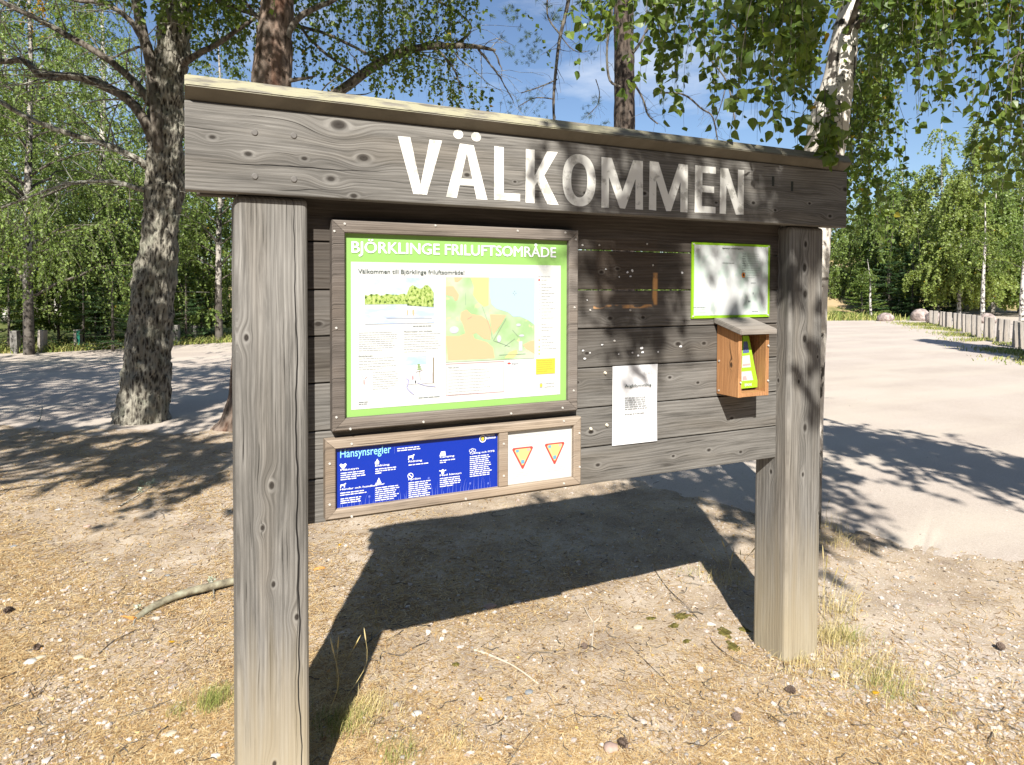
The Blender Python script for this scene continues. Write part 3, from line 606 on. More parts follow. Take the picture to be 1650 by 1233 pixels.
# old birch on the left
base = gp(230, 676); ob = empty('old_birch', base, label='old leaning birch with thick furrowed lichen grey bark, left of the notice board', cat='tree')
tp, tr_ = pathZ([(226, 700, 56), (230, 676, 45), (236, 610, 39), (241, 540, 36), (247, 470, 34), (256, 400, 31), (263, 330, 29), (266, 270, 31), (266, 220, 30), (270, 150, 28), (278, 80, 27), (284, 0, 25), (288, -120, 21), (295, -300, 14), (300, -500, 5)], 7.9, 240)
part('trunk', trunk_np(tp, tr_*.93, 90, amp=.042, sc=13, seed=3), M['old_bark'], ob, True)
limbs = [[(262, 300, 12), (256, 232, 11), (246, 150, 10), (240, 95, 9), (228, 45, 8), (219, 0, 7), (205, -90, 5)],
         [(262, 262, 9), (240, 205, 9), (212, 165, 8), (180, 143, 7.5), (125, 122, 7), (90, 121, 6.5), (62, 118, 6), (38, 96, 5), (0, 98, 4), (-60, 90, 3)],
         [(262, 190, 8), (236, 156, 7), (205, 122, 6), (165, 92, 5.5), (100, 55, 5), (55, 32, 4.5), (0, 6, 4), (-50, -20, 3)],
         [(250, 280, 8), (228, 262, 6.5), (190, 240, 5.5), (155, 228, 5), (105, 212, 4.5), (50, 192, 4), (0, 165, 3.5), (-40, 150, 3)],
         [(248, 312, 6), (222, 303, 4.5), (180, 291, 3.6), (120, 292, 3), (70, 305, 2.4), (0, 330, 1.8)],
         [(240, 95, 6), (225, 60, 5), (200, 30, 4.5), (168, 14, 4), (120, 8, 3), (70, -20, 2.5)],
         [(285, 105, 7), (305, 95, 6), (335, 78, 5), (362, 65, 4.5), (400, 38, 3.5), (440, 10, 2)],
         [(250, 95, 3.5), (230, 74, 2.6), (205, 84, 2.2), (180, 95, 1.6)],
         [(262, 330, 9), (330, 262, 9, 8.2), (430, 215, 9, 8.4), (545, 148, 8.5, 8.6), (600, 108, 7.5, 8.6), (650, 84, 6.5, 8.5), (700, 76, 5.5, 8.4), (760, 77, 4.5, 8.3), (800, 83, 2.5, 8.3)],
         [(640, 92, 5, 8.6), (690, 72, 4.5, 8.6), (730, 74, 3, 8.6), (755, 40, 2, 8.6), (700, 0, 2, 8.6)],
         [(700, 76, 3, 8.4), (730, 110, 2, 8.3), (745, 150, 1.2, 8.2)], [(770, 78, 2.4, 8.3), (805, 120, 1.6, 8.2), (830, 165, .8, 8.2)], [(796, 82, 1.6, 8.3), (806, 108, 1, 8.3), (808, 122, .8, 8.3)],
         [(284, 20, 8), (350, -60, 7, 8.2), (450, -120, 6, 8.4), (600, -160, 5, 8.4), (760, -140, 3, 8.2)],
         [(300, -60, 7), (330, -10, 5, 8.2), (420, 30, 4, 8.4), (520, 55, 3, 8.5), (600, 95, 2, 8.5)], [(480, 38, 3, 8.5), (530, 90, 2.4, 8.4), (575, 120, 1.6, 8.4)]]
LP_, LR_ = [], []
for l in limbs:
    l = [(l[0][0], l[0][1], l[0][2]*.9, 7.97 if len(l[0]) < 4 and l[0][2] > 3 else (l[0][3] if len(l[0]) > 3 else 7.75))]+l[1:]
    a, r_ = pathZ(l, 7.75, 26); a = a+np.cumsum(rng.normal(size=a.shape)*.004, 0); LP_.append(a); LR_.append(r_)
for i, (a, r_) in enumerate(zip(LP_, LR_)):
    part('limb', trunk_np(a, r_, 10, amp=.006, sc=22, seed=i), M['dark_bark'] if i not in (3, 4, 7) else M['lichen_twig'], ob, True)
tw = [twiggy([LP_[i] for i in (1, 2, 3, 4, 5)], [LR_[i] for i in (1, 2, 3, 4, 5)], 150, .75, 4), twiggy([LP_[i] for i in (8, 9, 10, 11, 13)], [LR_[i] for i in (8, 9, 10, 11, 13)], 70, .7, 5), twiggy([tp[60:]], [tr_[60:]*.12], 40, .6, 6)]
part('twigs', cat_np([tube_np(P, R_, 4) for P, R_ in tw]), M['lichen_twig'], ob)
def view_strands(spec, leaf, detail, K=9, grav=.9, dens=1.0, seed=0, tw_=.0013, jit=.3):
    """spec rows: u centre, u spread, v top, v bottom, Z, dZ, number, leaves per twig; each twig is a real hanging shoot at its own distance"""
    out = []; tws = []; r = np.random.default_rng(seed)
    for (uc, us, vt, vb, Z0_, dZ, n, per) in spec:
        n = max(1, int(n*dens)); u = uc+us*r.uniform(-1, 1, n); Zr_ = Z0_+dZ*r.uniform(-1, 1, n); top = vt+r.uniform(-40, 25, n); bot = vb-np.abs(r.normal(size=n))*.22*(vb-vt)
        SP = np.array([at(a, c, z_) for a, c, z_ in zip(u, top, Zr_)]); Ln = np.maximum(.12, (bot-top)*Zr_/F_PX)
        D = r.normal(size=(n, 3))*.55+np.array([0, 0, -.5])
        lv, tv = strands(SP, D, Ln, K, grav, leaf, per, detail, tw=tw_, jit=jit); out.append(lv); tws.append(tv)
    return cat_np(out), cat_np(tws)
spec = [(330, 60, -60, 60, 7.6, .5, 50, 26), (200, 60, -60, 25, 7.4, .5, 22, 22), (260, 40, -60, 60, 7.3, .4, 22, 24), (390, 60, -40, 120, 8.4, .5, 40, 26), (350, 50, -60, 110, 8.6, .4, 30, 26), (310, 30, -40, 110, 8.4, .2, 14, 22),
        (500, 40, -80, 120, 8.5, .5, 30, 24), (560, 50, -80, 100, 8.5, .5, 34, 24), (620, 50, -60, 150, 8.5, .4, 44, 26), (680, 50, -20, 165, 8.4, .4, 50, 26), (650, 60, 70, 170, 8.4, .3, 34, 20), (735, 25, -80, 60, 8.3, .3, 14, 22), (745, 9, -40, 105, 8.2, .1, 9, 30), (755, 12, -60, 50, 8.2, .2, 8, 22),
        (740, 40, 120, 178, 8.3, .2, 14, 16), (520, 50, 60, 165, 8.4, .3, 22, 20), (760, 35, 148, 180, 8.3, .2, 9, 14), (590, 120, -90, 40, 8.6, .5, 34, 22), (350, 50, 60, 115, 9.2, .3, 16, 20)]
lv, tv = view_strands(spec, .058, 1, seed=3)
part('crown', lv, M['leaf_mid'], ob); part('hanging_twigs', tv, M['dark_bark'], ob)
# upper crown, above the picture
r = np.random.default_rng(9); n = 420; SP = np.array(base)+np.stack([r.normal(size=n)*1.7+.5, r.normal(size=n)*1.5, r.uniform(5.2, 10.5, n)], -1)
lv, tv = strands(SP, r.normal(size=(n, 3)), r.uniform(.5, 1.4, n), 6, .6, .07, 26, 0, tw=.002); part('upper_crown', lv, M['leaf_mid'], ob)

# pine behind the left post
base = gp(398, 684); pn = empty('pine_tree', base, label='tall pine with reddish brown plated bark rising behind the left post of the board', cat='tree')
tp, tr_ = pathZ([(392, 705, 52), (398, 684, 43), (404, 640, 36), (410, 560, 33), (420, 400, 32), (432, 220, 32), (438, 130, 31), (442, 60, 28), (446, 0, 26), (452, -150, 23), (460, -400, 16), (466, -700, 6)], 7.55, 150)
part('trunk', trunk_np(tp, tr_, 48, amp=.022, sc=8, seed=12), M['pine_bark'], pn, True)
for l in ([(462, 60, 6), (480, 30, 5.5), (510, 12, 5), (545, -5, 4), (600, -60, 3)], [(420, 35, 3), (400, 10, 3), (385, -10, 2)], [(466, 130, 4), (480, 128, 3.5), (500, 125, 2.4), (510, 122, 1)], [(455, -200, 8), (560, -260, 6), (700, -280, 4)], [(440, 95, 1.6), (455, 108, 1.2), (462, 122, .8)], [(432, 22, 1.6), (410, 10, 1.4), (395, 6, .9)]):
    a, r_ = pathZ(l, 7.5, 16); part('branch', trunk_np(a, r_, 8, amp=.004, sc=25, seed=2), M['dark_bark'], pn, True)
def tufts(pts, D, ln, per, wid, seed):
    r = np.random.default_rng(seed); n = len(pts); LP = np.repeat(pts, per, 0); LD = np.repeat(D, per, 0)+r.normal(size=(n*per, 3))*.75; s = ln*r.uniform(.7, 1.2, n*per)
    TV = np.array([(-.5, 0, 0), (.5, 0, 0), (0, 1, 0)]); TF = np.array([[0, 1, 2]]); LP = LP+r.normal(size=LP.shape)*.012
    return scatter(TV, TF, LP, frames(LD), np.stack([np.full(n*per, wid), s, s], -1))
r = np.random.default_rng(19); n = 500; az = r.uniform(0, 6.28, n); rr_ = r.uniform(.5, 2.6, n); zz = r.uniform(6.3, 11, n); P = np.array(base)+np.stack([np.cos(az)*rr_+.3, np.sin(az)*rr_, zz], -1)
part('crown', tufts(P, r.normal(size=(n, 3))+np.array([0, 0, .4]), .16, 26, .012, 5), M['pine_needle'], pn)

# pine in the middle, behind the board
base = gp(1004, 606); pm = empty('pine_tree', base, label='slender shaded pine trunk behind the middle of the board, seen above the roof plank', cat='tree')
Zm = float(np.dot(base-CAM, Fv)); tp, tr_ = pathZ([(1004, 612, 21), (1004, 400, 18), (1006, 210, 17), (1006, 120, 16.5), (1005, 40, 16), (1004, -40, 14), (1004, -300, 9), (1004, -460, 3)], Zm, 90)
part('trunk', trunk_np(tp, tr_, 30, amp=.012, sc=9, seed=22), M['pine_shaded'], pm, True)
mb = [[(922, -30, 3.5), (912, 20, 3), (902, 62, 2.7), (896, 110, 2.5), (892, 160, 2.2), (893, 205, 1.8)], [(902, 55, 1.6), (884, 30, 1.4), (882, 0, 1.4), (890, -30, 1.6)], [(898, 128, 1.2), (870, 140, 1.0), (840, 150, .8)], [(894, 160, 1.1), (862, 158, .9), (835, 172, .7)], [(905, 60, 1), (918, 76, .8), (932, 84, .6), (950, 82, .5)],
      [(1000, 140, 2.2), (982, 128, 2), (978, 80, 1.8), (985, 30, 1.8), (990, -20, 1.8)], [(1020, 85, 3), (1034, 65, 2.6), (1050, 30, 2.2), (1060, -10, 2)], [(1022, 135, 2), (1036, 160, 1.6), (1044, 185, 1.4), (1060, 200, 1)], [(1052, 150, 1.5), (1100, 152, 1.5), (1130, 175, 1.4), (1148, 188, 1.3), (1156, 225, 1.1)],
      [(1110, 40, 1.5), (1140, 90, 1.4), (1170, 130, 1.3), (1182, 180, 1.1), (1186, 225, .9)], [(1172, 132, .8), (1160, 175, .7), (1150, 200, .6)], [(960, 128, .8), (966, 150, .7), (962, 170, .6), (945, 188, .5)], [(1000, -60, 3), (950, -80, 2.6), (880, -60, 2.2), (830, -30, 1.6)], [(1006, -60, 3.4), (1060, -60, 3), (1130, -10, 2.2), (1200, 60, 1.2)], [(1006, -90, 3), (922, -30, 3.5)]]
bp_, br_ = [], []
for l in mb:
    a, r_ = pathZ(l, Zm-.6, 18); bp_.append(a); br_.append(r_); part('branch', trunk_np(a, r_, 6), M['dark_bark'], pm, True)
P, R_ = twiggy(bp_[:6]+bp_[7:12], br_[:6]+br_[7:12], 150, .42, 8, rw=.4); part('twigs', tube_np(P, R_*.7, 3), M['dark_bark'], pm)
tips = []
r = np.random.default_rng(5)
for (u, v, s, n_) in ((830, 20, 16, 16), (852, 60, 18, 20), (815, 85, 12, 12), (862, 88, 14, 16), (840, 95, 12, 8), (880, 12, 14, 10), (810, 60, 9, 6), (858, 158, 16, 12), (830, 175, 14, 9), (872, 182, 14, 7), (948, 186, 12, 10), (962, 160, 9, 8), (975, 196, 8, 5), (955, 90, 9, 5), (1095, 60, 30, 30), (1150, 50, 30, 26), (1180, 95, 24, 18), (1100, 110, 22, 14), (1230, 90, 20, 14), (1075, 160, 14, 6), (900, 25, 9, 5), (1060, 20, 20, 14), (935, -10, 16, 10)):
    for _ in range(n_): tips.append(at(u+r.normal()*s*.6, v+r.normal()*s*.5, Zm-.6+r.normal()*.25))
tips = np.array(tips); part('crown', tufts(tips, r.normal(size=tips.shape)*.7+np.array([-.3, 0, .2]), .075, 20, .0045, 6), M['pine_needle'], pm)
n = 420; P = np.array(base)+np.stack([r.normal(size=n)*1.3, r.normal(size=n)*1.3, r.uniform(6.6, 9.5, n)], -1); part('upper_crown', tufts(P, r.normal(size=(n, 3))+np.array([0, 0, .4]), .16, 24, .012, 5), M['pine_needle'], pm)

# birch with white trunk behind the right post, its shoots hanging over the board
base = at(1285, 845, 4.5); base[2] = 0; wb = empty('weeping_birch', base, label='white stemmed weeping birch behind the right post, shoots hanging over the board', cat='tree')
tp, tr_ = pathZ([(1280, 870, 36), (1286, 845, 33), (1296, 600, 30.5), (1306, 400, 29.5), (1316, 320, 29), (1325, 260, 29.5), (1332, 215, 31), (1340, 175, 29), (1350, 130, 23), (1358, 80, 21), (1364, 40, 17.5), (1372, 0, 15.5), (1384, -90, 14), (1400, -250, 11), (1420, -500, 6), (1430, -700, 3)], 4.5, 120)
part('trunk', trunk_np(tp, tr_, 40, amp=.006, sc=7, seed=31), M['birch_bark'], wb, True)
r = np.random.default_rng(77); hl = []
def arm(z, dx, dy, dz, ln, rad0):
    i = int(np.argmin(np.abs(tp[:, 2]-z))); p0 = tp[i]; d = np.array([dx, dy, dz], float); d /= np.linalg.norm(d)
    return smooth_path([p0, p0+d*ln*.35+np.array([0, 0, .08*ln]), p0+d*ln*.7+np.array([0, 0, .08*ln]), p0+d*ln+np.array([0, 0, -.05*ln])], 14), rad0*np.linspace(1, .25, 14)
for a_ in ((3.6, -1.0, -1.3, .28, 3.0, .035), (3.9, -1.6, -.9, .3, 3.4, .04), (4.3, -.6, -1.6, .3, 3.2, .035), (3.3, .3, -1.2, .3, 2.4, .028), (3.6, 1.2, -.4, .35, 2.4, .03), (4.2, 1., .8, .4, 2.6, .03), (4.8, -1, .6, .5, 2.4, .03), (5.2, -.9, -1.0, .5, 2.6, .03), (5.5, .8, -.9, .5, 2.5, .03), (3.2, -.4, -.7, .5, 1.6, .022)):
    P, R_ = arm(*a_); hl.append(P); part('limb', trunk_np(P, R_, 9), M['dark_bark'], wb, True)
spec = [(1255, 45, -90, 235, 2.75, .35, 30, 24), (1235, 22, -90, 225, 3.3, .3, 14, 24), (1285, 25, -80, 150, 3.0, .4, 16, 22), (1215, 14, -60, 120, 2.9, .3, 6, 20), (1298, 20, 40, 200, 3.3, .4, 8, 18), (1322, 18, 165, 270, 2.72, .10, 8, 11), (1345, 10, 225, 280, 2.7, .06, 5, 8),
        (944, 8, -80, 130, 3.1, .2, 3, 22), (968, 10, -80, 90, 3.3, .3, 4, 22), (982, 10, -80, 130, 3.6, .3, 4, 24), (1068, 20, -90, 215, 3.1, .4, 10, 24), (1095, 14, -80, 220, 3.4, .3, 6, 26), (1040, 14, -80, 120, 3.2, .3, 5, 22), (1030, 60, -90, 25, 3.2, .4, 8, 18), (1140, 20, -90, 140, 3.3, .3, 8, 22), (1178, 18, -80, 130, 3.3, .3, 7, 22), (1150, 8, 60, 205, 3.4, .1, 2, 20), (1170, 60, -90, 20, 3.4, .4, 8, 20), (1100, 60, -100, 20, 3.6, .4, 6, 20),
        (1300, 60, -100, 60, 3.4, .5, 24, 20)]
lv1, tv1 = view_strands(spec, .047, 2, seed=11)
spec = [(1400, 26, -60, 260, 4.9, .5, 32, 34), (1398, 26, 120, 385, 5.3, .4, 40, 34), (1420, 16, 100, 290, 5.2, .4, 14, 26), (1375, 14, 140, 350, 5.2, .3, 16, 26), (1440, 26, -80, 150, 4.2, .5, 22, 24), (1470, 34, -90, 130, 3.9, .4, 26, 22), (1500, 22, -80, 215, 3.5, .3, 14, 22), (1520, 22, -80, 190, 3.7, .3, 12, 22), (1535, 18, -80, 150, 3.5, .3, 8, 20), (1490, 60, -100, 60, 3.8, .5, 30, 20), (1560, 30, -80, 70, 3.6, .4, 12, 20),
        (1600, 16, -80, 215, 3.9, .3, 9, 24), (1585, 14, -80, 120, 4., .3, 6, 22), (1640, 16, -80, 260, 3.6, .3, 14, 24), (1635, 14, 120, 320, 3.7, .3, 10, 20), (1620, 34, -80, 60, 3.8, .4, 14, 20), (1655, 14, 100, 400, 3.5, .3, 10, 24), (1690, 30, -80, 330, 3.6, .3, 14, 20), (1420, 40, 300, 470, 5.6, .3, 10, 20)]
lv2, tv2 = view_strands(spec, .047, 2, seed=12)
part('crown', cat_np([lv1, lv2]), M['leaf_near'], wb); part('hanging_twigs', cat_np([tv1, tv2]), M['dark_bark'], wb)
# higher shoots between the sun and the right half of the board
SDn = np.array(SD[:]); tgt = []
r = np.random.default_rng(101)
def shade(x0, x1, z0, z1, y, n, h0=1.6, h1=3.8):
    for _ in range(n):
        p = np.array([r.uniform(x0, x1), y, r.uniform(z0, z1)]); h = r.uniform(h0, h1); tgt.append(p-SDn*h/abs(SDn[2]))
shade(1.15, 1.65, 1.94, 2.16, -.03, 9); shade(1.65, 2.35, 1.90, 2.16, -.03, 17); shade(1.9, 2.36, 1.88, 2.0, -.03, 13); shade(.9, 1.2, 2.06, 2.16, -.03, 8); shade(1.22, 1.62, 1.42, 1.80, .06, 40); shade(1.45, 1.66, 1.28, 1.45, .06, 9); shade(1.66, 2.1, 1.72, 1.84, .06, 5); shade(.95, 2.1, 1.76, 1.86, .06, 26); shade(1.35, 1.66, 1.45, 1.80, .06, 26); shade(2.05, 2.2, 1.62, 1.85, 0, 12); shade(1.9, 2.1, 1.6, 1.75, .06, 3); shade(2.24, 2.36, 1.66, 1.85, 0, 5)
tgt = np.array(tgt); n = len(tgt); per = 16
lv3, tv3 = strands(tgt+np.array([0, 0, .24]), r.normal(size=(n, 3))*.5+np.array([0, 0, -.6]), r.uniform(.25, .5, n), 6, .5, .055, per, 1, tw=.0014)
part('upper_shoots', lv3, M['leaf_near'], wb); part('upper_twigs', tv3, M['dark_bark'], wb)
# crown over the parking area (its shade falls right of the board)
tgt = []
def shadeg(l, n, h0, h1, s=.35):
    l = [gp(*p) for p in l]
    for _ in range(n):
        i = r.integers(len(l)-1); t = r.random(); p = l[i]*(1-t)+l[i+1]*t+np.array([r.normal()*s, r.normal()*s, 0]); h = r.uniform(h0, h1); tgt.append(p-SDn*h/abs(SDn[2]))
shadeg([(1300, 705), (1400, 712), (1500, 735), (1650, 765), (1750, 790)], 260, 3.2, 5.0, .30); shadeg([(1300, 760), (1400, 800)], 26, 3.2, 4.8, .28); shadeg([(1480, 742), (1600, 790), (1720, 820)], 26, 3.2, 4.6, .2); shadeg([(1000, 765), (1260, 775)], 110, 3.4, 5.4, .4); shadeg([(1180, 800), (1290, 860)], 40, 3.2, 5.0, .25); shadeg([(1290, 700), (1420, 715)], 40, 3.2, 5.0, .2)
tgt = np.array(tgt); n = len(tgt)
lv4, tv4 = strands(tgt+np.array([0, 0, .3]), r.normal(size=(n, 3))*.6+np.array([0, 0, -.3]), r.uniform(.4, .8, n), 6, .5, .085, 32, 0, tw=.002)
part('side_crown', lv4, M['leaf_near'], wb); part('side_twigs', tv4, M['dark_bark'], wb)
n = 2400; P = np.stack([r.uniform(-3.2, 6.5, n), r.uniform(.8, 7.5, n), r.uniform(5.2, 8.8, n)], -1)  # unseen canopy added overhead to keep sky light off the ground
Zc = (P-CAM)@Fv; P = P[(P[:, 2]-1.6 > .47*Zc+1.3) & (np.hypot((P[:, 0]-1.9)/4.6, (P[:, 1]-3.2)/3.8) < 1)]; n = len(P)
lv5, tv5 = strands(P, r.normal(size=(n, 3)), r.uniform(.5, 1.1, n), 6, .5, .075, 34, 0, tw=.002); part('sky_blocking_crown', lv5, M['leaf_mid'], wb)

# trees to the left of the picture whose shade crosses the road and the needle ground
def shade_tree(name, label, base, Hh, targets, leafn, seed):
    root = empty(name, base, label=label, cat='tree'); r2 = np.random.default_rng(seed)
    tpx = np.stack([np.full(14, base[0])+np.linspace(0, .4, 14), np.full(14, base[1]), np.linspace(-.1, Hh, 14)], -1); part('trunk', trunk_np(tpx, .2*np.linspace(1, .2, 14), 16), M['pine_bark'], root, True)
    tg = np.array(targets); tg = tg[tg[:, 2] < Hh+3]; rel = tg-CAM; zz_ = rel@Fv; uu_ = 825+F_PX*(rel@Rv)/np.maximum(zz_, .1); vv_ = CYP-F_PX*(rel@Uv)/np.maximum(zz_, .1)
    tg = tg[~((zz_ > 0) & (uu_ > -170) & (vv_ > -220))]
    P = []; 
    for i in range(0, len(tg), 5):
        z0 = min(max(1.8, tg[i][2]-1.0), Hh); p0 = np.array([base[0]+.2, base[1], z0]); P.append(smooth_path([p0, (p0+tg[i])/2+np.array([0, 0, .3]), tg[i]], 8))
    part('branches', tube_np(np.array(P), np.linspace(.035, .008, 8)[None]*np.ones((len(P), 1)), 5), M['dark_bark'], root)
    n = len(tg); lv, tv = strands(tg, r2.normal(size=(n, 3))+np.array([0, 0, .1]), r2.uniform(.5, 1.1, n), 6, .35, .092, leafn, 0, tw=.003); part('crown', lv, M['leaf_mid'], root); part('twigs', tv, M['dark_bark'], root)
tgt = []; shadeg([(-60, 712), (80, 716), (200, 722), (300, 722), (400, 722)], 90, 3.6, 6.0, .13); shadeg([(260, 738), (330, 752), (400, 765)], 26, 3.6, 5.5, .12); shadeg([(0, 695), (120, 698), (370, 700)], 40, 3.8, 6.5, .15)
shade_tree('birch_tree', 'birch standing outside the left edge of the picture, shading the needle ground', (-5.2, .6, 0), 6.0, tgt, 52, 3)
tgt = []; shadeg([(-80, 600), (60, 604), (200, 600), (320, 606), (420, 600)], 320, 4.0, 8.5, .8); shadeg([(-80, 636), (200, 636), (420, 645)], 150, 4.0, 7.5, .35); shadeg([(-100, 585), (200, 582)], 140, 4.5, 8.5, .6); shadeg([(-80, 662), (200, 664), (420, 672)], 50, 4.0, 7.5, .15)
shade_tree('birch_tree', 'tall birch standing outside the left edge of the picture, shading the gravel road', (-7.5, 5.0, 0), 9.0, tgt, 60, 4)

# ------------------------------------------------------------------ background trees, left
def gz(u, v): 
    p = gp(u, v); p[2] = 0; return tuple(p)
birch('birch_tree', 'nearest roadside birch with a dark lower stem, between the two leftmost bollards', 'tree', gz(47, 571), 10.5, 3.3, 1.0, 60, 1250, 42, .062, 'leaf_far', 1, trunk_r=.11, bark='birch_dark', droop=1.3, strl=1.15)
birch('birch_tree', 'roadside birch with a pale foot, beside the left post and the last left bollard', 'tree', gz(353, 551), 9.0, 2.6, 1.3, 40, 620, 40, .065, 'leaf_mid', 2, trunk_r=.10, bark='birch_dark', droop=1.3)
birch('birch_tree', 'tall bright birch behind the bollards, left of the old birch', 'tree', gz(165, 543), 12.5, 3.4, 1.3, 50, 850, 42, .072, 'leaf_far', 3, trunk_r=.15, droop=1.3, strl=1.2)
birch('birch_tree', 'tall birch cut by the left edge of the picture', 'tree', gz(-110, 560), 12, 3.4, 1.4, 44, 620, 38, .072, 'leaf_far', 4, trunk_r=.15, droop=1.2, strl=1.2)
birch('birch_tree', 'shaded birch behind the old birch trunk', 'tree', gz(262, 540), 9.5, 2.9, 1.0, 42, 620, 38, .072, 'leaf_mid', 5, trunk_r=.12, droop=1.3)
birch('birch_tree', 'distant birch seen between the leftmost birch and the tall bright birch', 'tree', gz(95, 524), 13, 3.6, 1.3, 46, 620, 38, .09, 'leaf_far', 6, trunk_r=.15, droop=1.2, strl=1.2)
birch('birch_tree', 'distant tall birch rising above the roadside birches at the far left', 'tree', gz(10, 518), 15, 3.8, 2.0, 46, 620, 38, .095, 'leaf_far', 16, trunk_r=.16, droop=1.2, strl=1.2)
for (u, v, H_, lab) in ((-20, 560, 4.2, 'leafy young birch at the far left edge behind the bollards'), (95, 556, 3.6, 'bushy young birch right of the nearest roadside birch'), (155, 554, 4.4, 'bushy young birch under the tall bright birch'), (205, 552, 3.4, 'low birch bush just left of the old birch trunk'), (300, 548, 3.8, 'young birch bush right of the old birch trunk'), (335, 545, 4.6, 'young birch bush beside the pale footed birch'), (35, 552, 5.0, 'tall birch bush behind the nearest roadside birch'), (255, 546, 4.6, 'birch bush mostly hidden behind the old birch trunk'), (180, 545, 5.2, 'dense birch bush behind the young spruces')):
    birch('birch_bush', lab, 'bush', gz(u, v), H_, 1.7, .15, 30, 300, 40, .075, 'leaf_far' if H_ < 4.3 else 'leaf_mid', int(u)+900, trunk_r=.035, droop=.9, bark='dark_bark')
# autumn yellow shoots in the leftmost birch
ysp = [(58, 10, -20, 25, 15.3, .2, 5, 26), (70, 6, 5, 40, 15.2, .2, 4, 22), (42, 6, 25, 68, 15.2, .2, 4, 26), (66, 4, 45, 75, 15.2, .1, 2, 14), (82, 5, 125, 150, 15.2, .1, 1, 18), (228, 4, 245, 268, 15.2, .1, 1, 12)]
lv, tv = view_strands(ysp, .06, 1, seed=2); yroot = [o for o in C.objects if o.get('label', '').startswith('nearest roadside birch')][0]
part('yellow_leaves', lv, M['leaf_yellow'], yroot)
for (u, v, H_, lab) in ((182, 566, 2.6, 'young spruce between the bollards, left of the old birch'), (135, 562, 2.0, 'small spruce sapling behind the green sleeved bollard'), (300, 553, 2.3, 'young spruce right of the old birch, behind the bollards'), (15, 566, 2.2, 'young spruce at the left edge behind the first bollard'), (230, 560, 2.4, 'young spruce partly hidden by the old birch trunk'), (325, 549, 1.8, 'low spruce sapling next to the pale footed birch')):
    conifer('young_spruce', lab, 'spruce', gz(u, v), H_, .85, 60, 90, .06, 'leaf_dark', int(u), hb=.1, trunk_r=.035, group='young spruces along the road')
# ------------------------------------------------------------------ background trees, right
def gZ(u, Z): 
    v = 461+1.6*F_PX/Z; p = gp(u, v); p[2] = 0; return tuple(p)
for k, (u, Z, vt, R, lab) in enumerate(((1512, 38, 212, 2.7, 'tallest weeping birch in the group behind the boulders'), (1578, 43, 196, 2.6, 'slim birch with a pointed top, right of the tallest weeping birch'), (1450, 41, 285, 2.7, 'rounded birch left of the tallest weeping birch'), (1642, 40, 240, 3.0, 'broad birch above the right end of the bollard row'), (1545, 34, 300, 2.3, 'bright green weeping birch in front of the group, low shoots over the bollards'), (1600, 36, 290, 2.3, 'birch behind the right half of the bollard row'), (1395, 45, 330, 3.0, 'birch close beside the right post, at the edge of the brown bank'), (1700, 36, 230, 3.2, 'birch cut by the right edge of the picture'))):
    H_ = (461+1.6*F_PX/Z-vt+28)*Z/F_PX
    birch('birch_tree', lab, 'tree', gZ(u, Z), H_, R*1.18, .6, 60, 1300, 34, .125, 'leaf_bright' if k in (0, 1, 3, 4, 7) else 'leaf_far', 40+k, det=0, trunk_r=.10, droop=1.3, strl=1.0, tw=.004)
for k, (u, Z, vt, lab) in enumerate(((1583, 31, 300, 'white stemmed birch standing just behind the middle of the bollard row'), (1646, 27.5, 330, 'white stemmed birch at the right edge, behind the last bollards'))):
    birch('birch_tree', lab, 'tree', gZ(u, Z), (461+1.6*F_PX/Z-vt)*Z/F_PX, 1.2, 2.3, 18, 120, 22, .09, 'leaf_mid', 70+k, det=0, trunk_r=.10, droop=1.2, tw=.003)
for k, (u, Z, H_, R, lab) in enumerate(((1432, 37, 4.6, 1.9, 'dark spruce behind the two boulders'), (1470, 36, 4.0, 1.7, 'spruce right of the larger boulder'), (1388, 35, 2.6, 1.3, 'small pale green spruce left of the boulders'), (1500, 39, 4.4, 1.8, 'dark spruce behind the start of the bollard row'), (1410, 42, 5.6, 2.0, 'taller spruce behind the small pale spruce'))):
    conifer('spruce_tree', lab, 'spruce', gZ(u, Z), H_, R, 90, 110, .13, 'leaf_dark' if k != 2 else 'leaf_mid', 90+k, hb=.15, trunk_r=.07)
birch('young_birch', 'thin young birch with a pale bent stem, left of the boulders', 'tree', gZ(1404, 32.5), 3.0, .8, 1.0, 10, 40, 16, .09, 'leaf_mid', 99, det=0, trunk_r=.07, lean=(-.12, 0), tw=.003)
